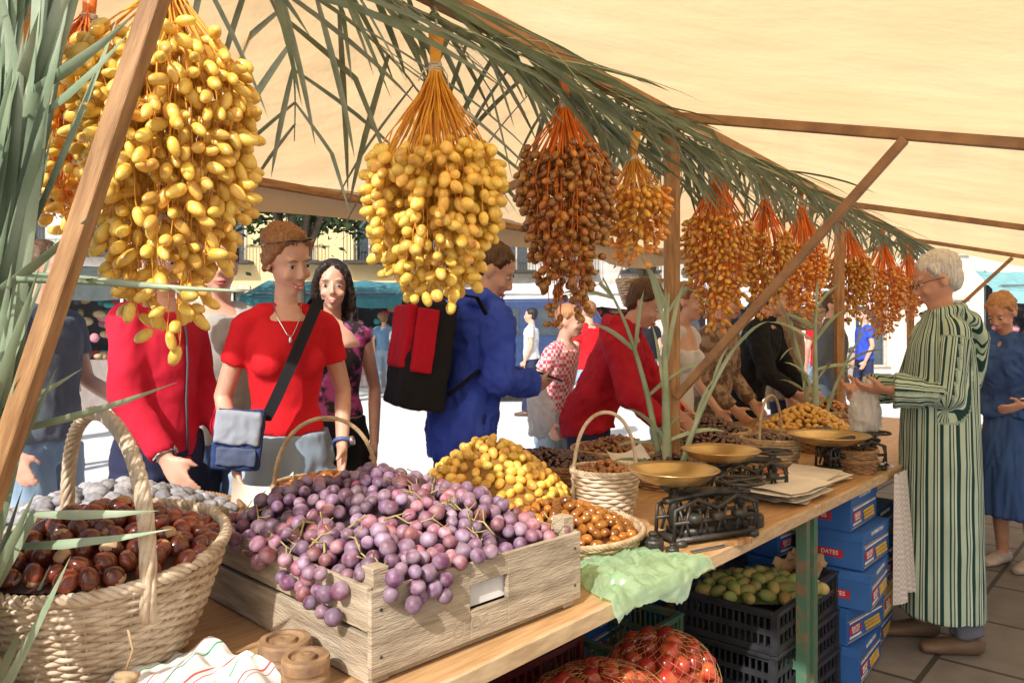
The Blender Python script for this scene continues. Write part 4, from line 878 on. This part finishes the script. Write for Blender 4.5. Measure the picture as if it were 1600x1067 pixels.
obj('bag_body',sbox((0,0,0),(.150,.06,.19),cloth('bag_navy',(.035,.06,.18))),be)
obj('bag_flap',sbox((-.005,-.031,.040),(.140,.02,.11),cloth('bag_grey',(.36,.40,.48)),wr=.004,it=5),be)
obj('bag_pocket',sbox((0,-.031,-.052),(.12,.022,.06),cloth('bag_grey2',(.10,.13,.22)),wr=.004,it=5),be)
mb=MB(); mb.grid(lambda a,b:(V((.07+.130*a**.9,.04+.02*math.sin(a*3.1)*-1+.09*a,.06+.42*a))+V((.02*(b-.5)*2,0,0))),20,2)
mb.grid(lambda a,b:(V((.20-.05*a,.13+.2*a,.48-.10*a*a))+V((.02*(b-.5)*2,0,0))),12,2); obj('strap',mb.mesh('st',blackc),be)
person((-.80,3.42,0),math.radians(-160),1.69,'young woman with long black hair and magenta print top',female=True,top=magenta,toplen=1.0,sleeve='none',bottom=blackc,hair=('long',h_black),head=(math.radians(-8),math.radians(4),0),smile=True,vox=.007,loose=.5,seed=4,topname='vest_top')
e,HM,ar=person((-1.22,2.66,0),math.radians(-112),1.76,'person in open red jacket and navy trousers',top=redJ,toplen=.93,sleeve='long',bottom=navy,hair=('short',h_brown),head=(0,math.radians(25),0),loose=1.0,slim=.80,arms=(((-.165,.02,1.13),(-.15,.16,.95)),((.165,.03,1.12),(.15,.18,.94))),seed=5,topname='jacket')
wristwatch(e,ar[1],M('silver',(.75,.75,.75),.2,metal=1))
mb=MB(); mb.tube([(0,.124,.94),(0,.116,1.1),(0,.122,1.22),(0,.118,1.32),(0,.09,1.42)],[(.005,.003)]*5,6); obj('jacket_zip',mb.mesh('zip',dgrey),e)
person((-1.20,3.12,0),math.radians(-150),1.76,'person in grey t-shirt and blue jeans',top=greyT,sleeve='short',bottom=jeand,seed=6,loose=1.2,topname='t_shirt')
person((-1.98,3.25,0),math.radians(-95),1.75,'man in slate vest and jeans walking past',top=dgrey,sleeve='short',bottom=jean,seed=7,loose=1.5,arms=(((-.24,.02,1.12),(-.22,.24,1.0)),((.24,-.06,1.12),(.25,.06,.88))),topname='t_shirt')
e,HM,ar=person((-.22,3.36,0),math.radians(-60),1.78,'person in long blue rain jacket leaning over the table',top=blueJ,toplen=.82,sleeve='long',bottom=cloth('blue_trousers',(.03,.05,.22)),hair=('short',h_brown),lean=math.radians(12),head=(math.radians(-30),math.radians(25),0),loose=2.6,gv=.010,slim=.95,arms=(((-.225,.09,1.14),(-.15,.29,1.10)),((.225,.05,1.12),(.14,.26,1.09))),curl=(1,1),hood=True,seed=8,topname='rain_jacket')
mb=MB(); mb.box((0,0,0),(.05,.11,.012)); obj('mobile_phone',mb.mesh('ph',blackp,False),loc=(.17,3.42,1.17),rot=(.3,.2,1.2),bevel=.004,label='small black phone held in hand',category='phone')
bo=V((-.375,3.22,1.27)); be=obj('backpack',None,loc=bo,rot=(0,math.radians(8),math.radians(24)),label='red and black backpack worn over blue jacket',category='backpack')
mb=MB(); mb.box((0,0,0),(.17,.28,.44)); mb.box((-.03,0,-.10),(.16,.26,.22)); mb.ell((.0,0,.20),(.08,.13,.07)); obj('pack_body',blob(mb,.010,blackc,'pb',14,wr=.006,ws=(14,14,9)),be)
mb=MB(); mb.box((-.100,-.01,.07),(.05,.22,.26)); obj('front_pocket',blob(mb,.009,cloth('pack_red',(.50,.01,.03)),'fp',5,wr=.003,ws=(16,16,10)),be)
mb=MB(); mb.box((-.045,-.143,.06),(.09,.03,.26)); obj('side_panel',blob(mb,.007,MATS['pack_red'],'sp',4,wr=.002,ws=(18,18,12)),be)
mb=MB()
for y in (-.1,.12): mb.tube([(.03,y,.2),(.09,y,.27),(.17,y,.27),(.24,y,.18),(.25,y,.0),(.1,y,-.15)],[(.022,.006)]*6,8,side=(0,1,0))
obj('strap',mb.mesh('st',blackc),be)
person((.40,4.02,0),math.radians(-112),1.70,'person in crimson jacket bending to choose dates',top=darkred,toplen=.84,sleeve='long',bottom=navy,hair=('short',h_brown),lean=math.radians(26),head=(0,math.radians(15),0),loose=2.2,arms=(((-.24,.30,1.06),(-.15,.44,.94)),((.24,.28,1.06),(.15,.42,.93))),curl=(1,1),seed=9,topname='jacket',hood=True)
person((.26,5.0,0),math.radians(-120),1.55,'small person in red gingham shirt',top=checks('gingham',(.75,.55,.55),(.6,.08,.12),40),sleeve='short',bottom=jean,hair=('short',h_red),vox=.012,gv=.014,lean=.2,seed=10)
low=(((-.215,.05,1.09),(-.15,.22,.93)),((.215,.05,1.09),(.15,.22,.92)))
person((.93,4.45,0),math.radians(-130),1.66,'woman in white sleeveless top at the stall',female=True,top=whiteT,sleeve='none',bottom=jean,hair=('short',h_blond),vox=.010,seed=11,lean=.15,arms=low,curl=(1,1))
person((1.25,4.85,0),math.radians(-130),1.68,'person in brown patterned shirt at the stall',top=M('brown_pattern',(.34,.24,.16),.85,(.14,.08,.05),scale=30,con=(.45,.55),bump=.5,bscale=9,bdist=.012),sleeve='long',bottom=brownC,vox=.011,seed=12,lean=.15,loose=1.4,arms=low,curl=(1,1))
person((1.62,5.35,0),math.radians(-125),1.74,'person in black jacket leaning to the dates',top=blackc,sleeve='long',bottom=blackc,vox=.011,seed=13,lean=.3,loose=2.0,arms=(((-.23,.22,1.06),(-.16,.38,.94)),((.23,.22,1.06),(.16,.38,.94))),curl=(1,1),topname='jacket')
person((2.05,5.75,0),math.radians(-125),1.70,'person in tan coat with dark shoulder strap',top=cloth('tan_coat',(.34,.24,.15)),sleeve='long',bottom=navy,vox=.012,seed=14,loose=2.2,toplen=.78,topname='coat')
person((2.75,6.6,0),math.radians(-125),1.70,'person in dark shirt at the far trays',top=dgrey,sleeve='long',bottom=jean,vox=.014,gv=.016,seed=15,loose=1.6)
dj=stripes('djellaba_cloth',0,.0628,[(0,(.44,.56,.46)),(.25,(.015,.055,.055)),(.48,(.55,.65,.55)),(.60,(.04,.10,.09)),(.67,(.44,.56,.46)),(.80,(.02,.06,.06)),(.91,(.44,.56,.46))],attr='sc')
e,HM,ar=person((1.87,3.36,0),math.radians(84),1.715,'grey haired vendor in striped djellaba and glasses handing a bag',sk=skin2,robe=dj,hood=True,bottom=cloth('grey_trouser',(.14,.15,.19)),hair=('short',h_white),head=(math.radians(-8),math.radians(20),0),slim=.86,arms=(((-.17,.04,1.10),(-.09,.24,1.11)),((.17,.06,1.10),(.11,.26,1.10))),curl=(1.1,1.1),vox=.007,seed=16,step=.05,shoe=M('tan_shoe',(.16,.10,.06),.6))
mb=MB(); mb.T=HM
for s in (-1,1):
    mb.tube([(s*.033+.02*math.cos(q*.5236),.098,.0+.014*math.sin(q*.5236)) for q in range(12)],.0016,5,closed=True); mb.tube([(s*.052,.096,.004),(s*.078,.05,.006),(s*.082,-.01,.0)],.0018,5)
mb.tube([(-.013,.099,.003),(.013,.099,.003)],.0016,5); obj('glasses',mb.mesh('gl',blackp),e)
bm_=sheet_mat('white_film',(.90,.90,.90),.5,.2,gloss=.05)
for (p,sd_,l) in (((1.555,3.38,1.13),0,'white plastic bag held by the vendor'),((.15,4.0,1.08),4,'white plastic bag hanging from a hand')):
    mb=MB(); mb.ell((0,0,-.14),(.07,.05,.14)); mb.tube([(0,0,-.02),(0,0,.04)],[.03,.012],10); obj('plastic_bag',blob(mb,.007,bm_,'wb',1,wr=.022,ws=(28,28,10),seed=sd_),loc=p,label=l,category='plastic bag')
bd=cloth('blue_dress',(.055,.12,.34),(.04,.09,.27))
e,HM,ar=person((2.92,4.45,0),math.radians(118),1.60,'copper haired woman in blue dress stooping behind the vendor',female=True,sk=skin2,top=bd,toplen=.95,sleeve='short',bottom=navy,skirt=(bd,.33),hair=('curly',h_red),lean=math.radians(12),head=(0,math.radians(25),0),loose=3.2,arms=(((-.27,.08,1.08),(-.20,.30,1.03)),((.28,.08,1.08),(.2,.28,1.0))),vox=.009,seed=17,shoe=M('beige_shoe',(.55,.48,.4),.6),topname='dress_bodice',slim=1.3)
wristwatch(e,ar[0],blackp)
random.seed(31)
pb=[(-2.72,16.3,1.70,cloth('denim_jacket',(.16,.30,.48)),jean,h_blond,'in denim jacket',0),(-3.1,14.5,1.72,whiteT,jean,h_brown,'in white shirt',-120),(-2.1,17,1.70,whiteT,navy,h_brown,'in white shirt',40),(-2.3,15.5,1.6,greyT,jean,h_black,'in grey shirt',150),
(3.9,9.6,1.72,redT,jean,h_brown,'in red t-shirt',0),(3.3,10.5,1.75,dgrey,navy,h_black,'in slate shirt',20),(4.3,11.5,1.68,whiteT,jean,h_blond,'in white shirt',160),(5.5,12,1.7,blueJ,navy,h_brown,'in blue jacket',90),(-5.8,9,1.75,whiteT,jeand,h_brown,'in white shirt',-60),(-4.4,7.4,1.72,dgrey,jean,h_black,'in slate shirt',-90),(.9,9,1.7,redT,jean,h_blond,'in red t-shirt',30),(.3,12,1.7,whiteT,navy,h_black,'in white shirt',80),(7.2,10.5,1.7,redJ,jean,h_brown,'in red jacket',90),(2.1,12,1.7,blackc,jean,h_brown,'in black shirt',10)]
for i,(x,y,H,t,b,h,l,yw) in enumerate(pb):
    person((x,y,0),math.radians(yw),H,'passer-by '+l+' walking in the plaza',top=t,sleeve='short',bottom=b,hair=('short',h),vox=.014,gv=.016,face=False,step=.12,seed=20+i,loose=1.6,shared=True)
# ---------------------------------------------------------------- background
def building(x0,x1,y,h,floors,cols,wall,frame,glass,lab,ang=0,rail=False):
    W_=x1-x0; e=obj('building',None,loc=((x0+x1)/2,y,0),rot=(0,0,ang),label=lab,category='building')
    cw=W_/cols; fh=h/floors; ow=cw*.42; mbw=MB(); fr=MB()
    def face(xa,xb,za,zb): mbw.box(((xa+xb)/2,.15,(za+zb)/2),(xb-xa,.3,zb-za))
    for f in range(floors):
        z0=f*fh; a=z0+(.15 if (rail or f==0) else .9); b=z0+fh*.78
        face(-W_/2,W_/2,z0,a); face(-W_/2,W_/2,b,z0+fh)
        for c in range(cols+1):
            xa=-W_/2 if c==0 else -W_/2+(c-.5)*cw+ow/2; xb=W_/2 if c==cols else -W_/2+(c+.5)*cw-ow/2; face(xa,xb,a,b)
        for c in range(cols):
            xc=-W_/2+(c+.5)*cw; gl=MB(); gl.box((xc,.2,(a+b)/2),(ow,.02,b-a)); obj('window_pane',gl.mesh('pane',glass,False),e)
            fr=MB()
            for s in (-1,1): fr.box((xc+s*(ow/2-.04),.12,(a+b)/2),(.08,.08,b-a))
            fr.box((xc,.115,(a+b)/2),(.06,.06,b-a)); fr.box((xc,.118,b-.04),(ow-.16,.07,.08)); fr.box((xc,-.03,b+.06),(ow+.3,.08,.12)); fr.box((xc,.0,a-.03),(ow+.2,.2,.06))
            obj('window_frame',fr.mesh('frame',frame,False),e)
            if rail and f>0:
                rl=MB(); rl.box((xc,-.28,a-.06),(ow+.5,.55,.1))
                for q in range(14): rl.box((xc-ow/2-.22+(ow+.44)*q/13,-.52,a+.45),(.02,.02,.95))
                rl.box((xc,-.52,a+.93),(ow+.5,.04,.04)); obj('balcony_railing',rl.mesh('rail',iron,False),e)
    obj('wall',mbw.mesh('wall',wall,False),e)
    mb=MB(); mb.box((0,-.1,h+.12),(W_+.4,.9,.24)); mb.box((0,4,h+.5),(W_,8,.5)); obj('roof',mb.mesh('roof',M('roof_tile',(.35,.17,.1),.8),False),e)
    mb=MB(); mb.box((0,4.2,h/2),(W_,7.8,h)); obj('building_core',mb.mesh('core',wall,False),e)
glass=M('window_glass',(.06,.08,.1),.1,spec=.8); wfr=M('window_wood',(.55,.5,.42),.6)
building(-12,-3.4,24,10,3,4,M('yellow_render',(.74,.58,.30),.9,(.66,.52,.28),scale=3,bump=.2),wfr,glass,'ochre rendered house with iron balconies',rail=True)
building(-26,-12.2,25,11,3,6,M('white_render',(.76,.74,.70),.9,scale=3),wfr,glass,'pale rendered house facing the plaza',rail=True)
building(-3.2,8,28,10,3,5,M('stone_wall',(.60,.57,.52),.9,scale=3,bump=.5,bscale=5),wfr,glass,'pale stone house facing the plaza',rail=True)
building(8.2,24,26,9,3,6,M('cream_render',(.72,.67,.56),.9,scale=3),wfr,glass,'cream rendered house facing the plaza')
def tree(x,y,th,cr,cz,n,lab):
    e=obj('tree',None,loc=(x,y,0),label=lab,category='tree'); bark=M('bark',(.10,.075,.05),.9,scale=10,bump=.8,bscale=20)
    mb=MB(); mb.tube([(0,0,0),(.03,0,th*.5),(0,.05,th)],[.16,.12,.09],10)
    tips=[]
    for i in range(8):
        a=i*.785+U(-.3,.3); t=V((math.cos(a)*cr*.7,math.sin(a)*cr*.7,cz+U(-.4,.8))); mb.tube([(0,.02,th*.8),V((0,0,th)).lerp(t,.5)+V((0,0,.2)),t],[.07,.045,.015],7); tips.append(t)
    obj('trunk',mb.mesh('trunk',bark),e)
    mb=MB(); cl=[V((U(-1,1)*cr,U(-1,1)*cr,cz+U(-.7,.9)*cr*.7)) for _ in range(26)]+tips
    for i in range(n):
        c=random.choice(cl); d=V((random.gauss(0,1),random.gauss(0,1),random.gauss(0,.8)))*cr*.2; p=c+d; s=U(.06,.12); a=V((U(-1,1),U(-1,1),U(-.6,.6))).normalized()*s; b=a.cross(V((U(-1,1),U(-1,1),U(-1,1)))).normalized()*s*.5; mb.k=i%2
        mb.add([p-a,p+b,p+a,p-b],[(0,1,2,3)])
    obj('crown',mb.mesh('crown',[M('leaf_dark',(.035,.075,.02),.6),M('leaf_mid',(.07,.13,.035),.6)],False),e)
tree(-3.9,14,2.9,1.7,4.3,9000,'leafy green street tree beyond the stall'); tree(-7.5,15,2.9,2,4.5,7000,'leafy green street tree in the plaza'); tree(3.5,20,3,2,4.6,5000,'leafy green street tree in the plaza')
def farstall(x,y,wd,col,lab,ang=0):
    e=obj('market_stall',None,loc=(x,y,0),rot=(0,0,ang),label=lab,category='market stall'); mb=MB()
    for sx in (-1,1):
        for yy,zz in ((0,2.2),(1.6,2.6)): mb.tube([(sx*wd/2,yy,0),(sx*wd/2,yy,zz)],.025,8)
    mb.tube([(-wd/2,0,2.2),(wd/2,0,2.2)],.02,6); obj('stall_frame',mb.mesh('f',M('grey_steel',(.4,.4,.4),.4,metal=.6)),e)
    mb=MB(); mb.grid(lambda a,b:V(((a-.5)*wd*1.1,-.35+2.1*b,2.12+.5*b-.06*math.sin(math.pi*(a*3%1)))),30,6); mb.grid(lambda a,b:V(((a-.5)*wd*1.1,-.355,2.12-.06*math.sin(math.pi*(a*3%1))-.22*b)),30,2)
    obj('awning',mb.mesh('aw',cloth('awn_'+col[0],col[1])),e)
    mb=MB(); mb.box((0,.5,.42),(wd,.9,.84)); obj('counter',mb.mesh('ct',cloth('counter_cloth',(.35,.30,.28)),False),e)
    mb=MB(); pal=[M('goods_red',(.5,.05,.05),.6),M('goods_teal',(.05,.3,.3),.6),M('goods_tan',(.5,.38,.2),.6),M('goods_dark',(.05,.05,.06),.6),M('goods_pink',(.6,.25,.3),.6)]
    for i in range(160):
        mb.k=random.randrange(5); mb.ell((U(-wd/2,wd/2),U(.0,1.5) ,U(.88,2.0) if R()<.6 else .9),(U(.05,.12),.05,U(.04,.1)),seg=8,rings=6)
    obj('goods',mb.mesh('goods',pal),e,kind='stuff')
    mb=MB(); mb.box((0,1.62,1.2),(wd,.02,2.2)); obj('back_sheet',mb.mesh('bs',cloth('back_cloth',(.08,.08,.09)),False),e)
farstall(-4.4,18,3.4,('teal',(.07,.24,.28)),'market stall under teal awning selling crafts')
farstall(-8.2,12.5,3.2,('dark',(.10,.12,.12)),'market stall with dark awning and craft goods',.5)
farstall(1.5,18.5,3.4,('white',(.75,.75,.73)),'market stall under white awning'); farstall(6,17,3.4,('white',(.75,.75,.73)),'market stall under white awning'); farstall(11.0,14,3.6,('sea',(.25,.5,.5)),'market stall under sea green awning',-.4); farstall(13.5,17,3.6,('white',(.75,.75,.73)),'market stall under white awning',-.4)
farstall(10.4,10.5,3.6,('white',(.75,.75,.73)),'white tented market stall beyond the vendor',-.5)
e=obj('parked_van',None,loc=(.35,15,0),rot=(0,0,.1),label='dark blue van parked by the plaza',category='van')
mb=MB(); vb=M('van_paint',(.03,.06,.16),.3,coat=.6)
prof=[(-2.1,.35),(-2.1,1.0),(-1.9,1.9),(1.0,1.95),(1.5,1.2),(2.1,1.05),(2.15,.35)]
vs=[V((x,s*.85,z)) for s in (-1,1) for x,z in prof]; n=len(prof); mb.add(vs,[tuple(range(n)),tuple(range(2*n-1,n-1,-1))]+[(i,(i+1)%n,(i+1)%n+n,i+n)[::-1] for i in range(n)]); obj('van_body',mb.mesh('vb',vb,False),e,bevel=.06)
for x,wd in ((-.9,1.2),(.5,.9)):
    mb=MB(); mb.box((x,-.855,1.5),(wd,.01,.5)); obj('window',mb.mesh('vw',glass,False),e)
for x in (-1.3,1.4):
    mb=MB(); mb.tube([(x,-.88,.33),(x,-.68,.33)],.33,20); obj('wheel',mb.mesh('wh',blackp),e)
bpy.data.scenes.remove(TMP)
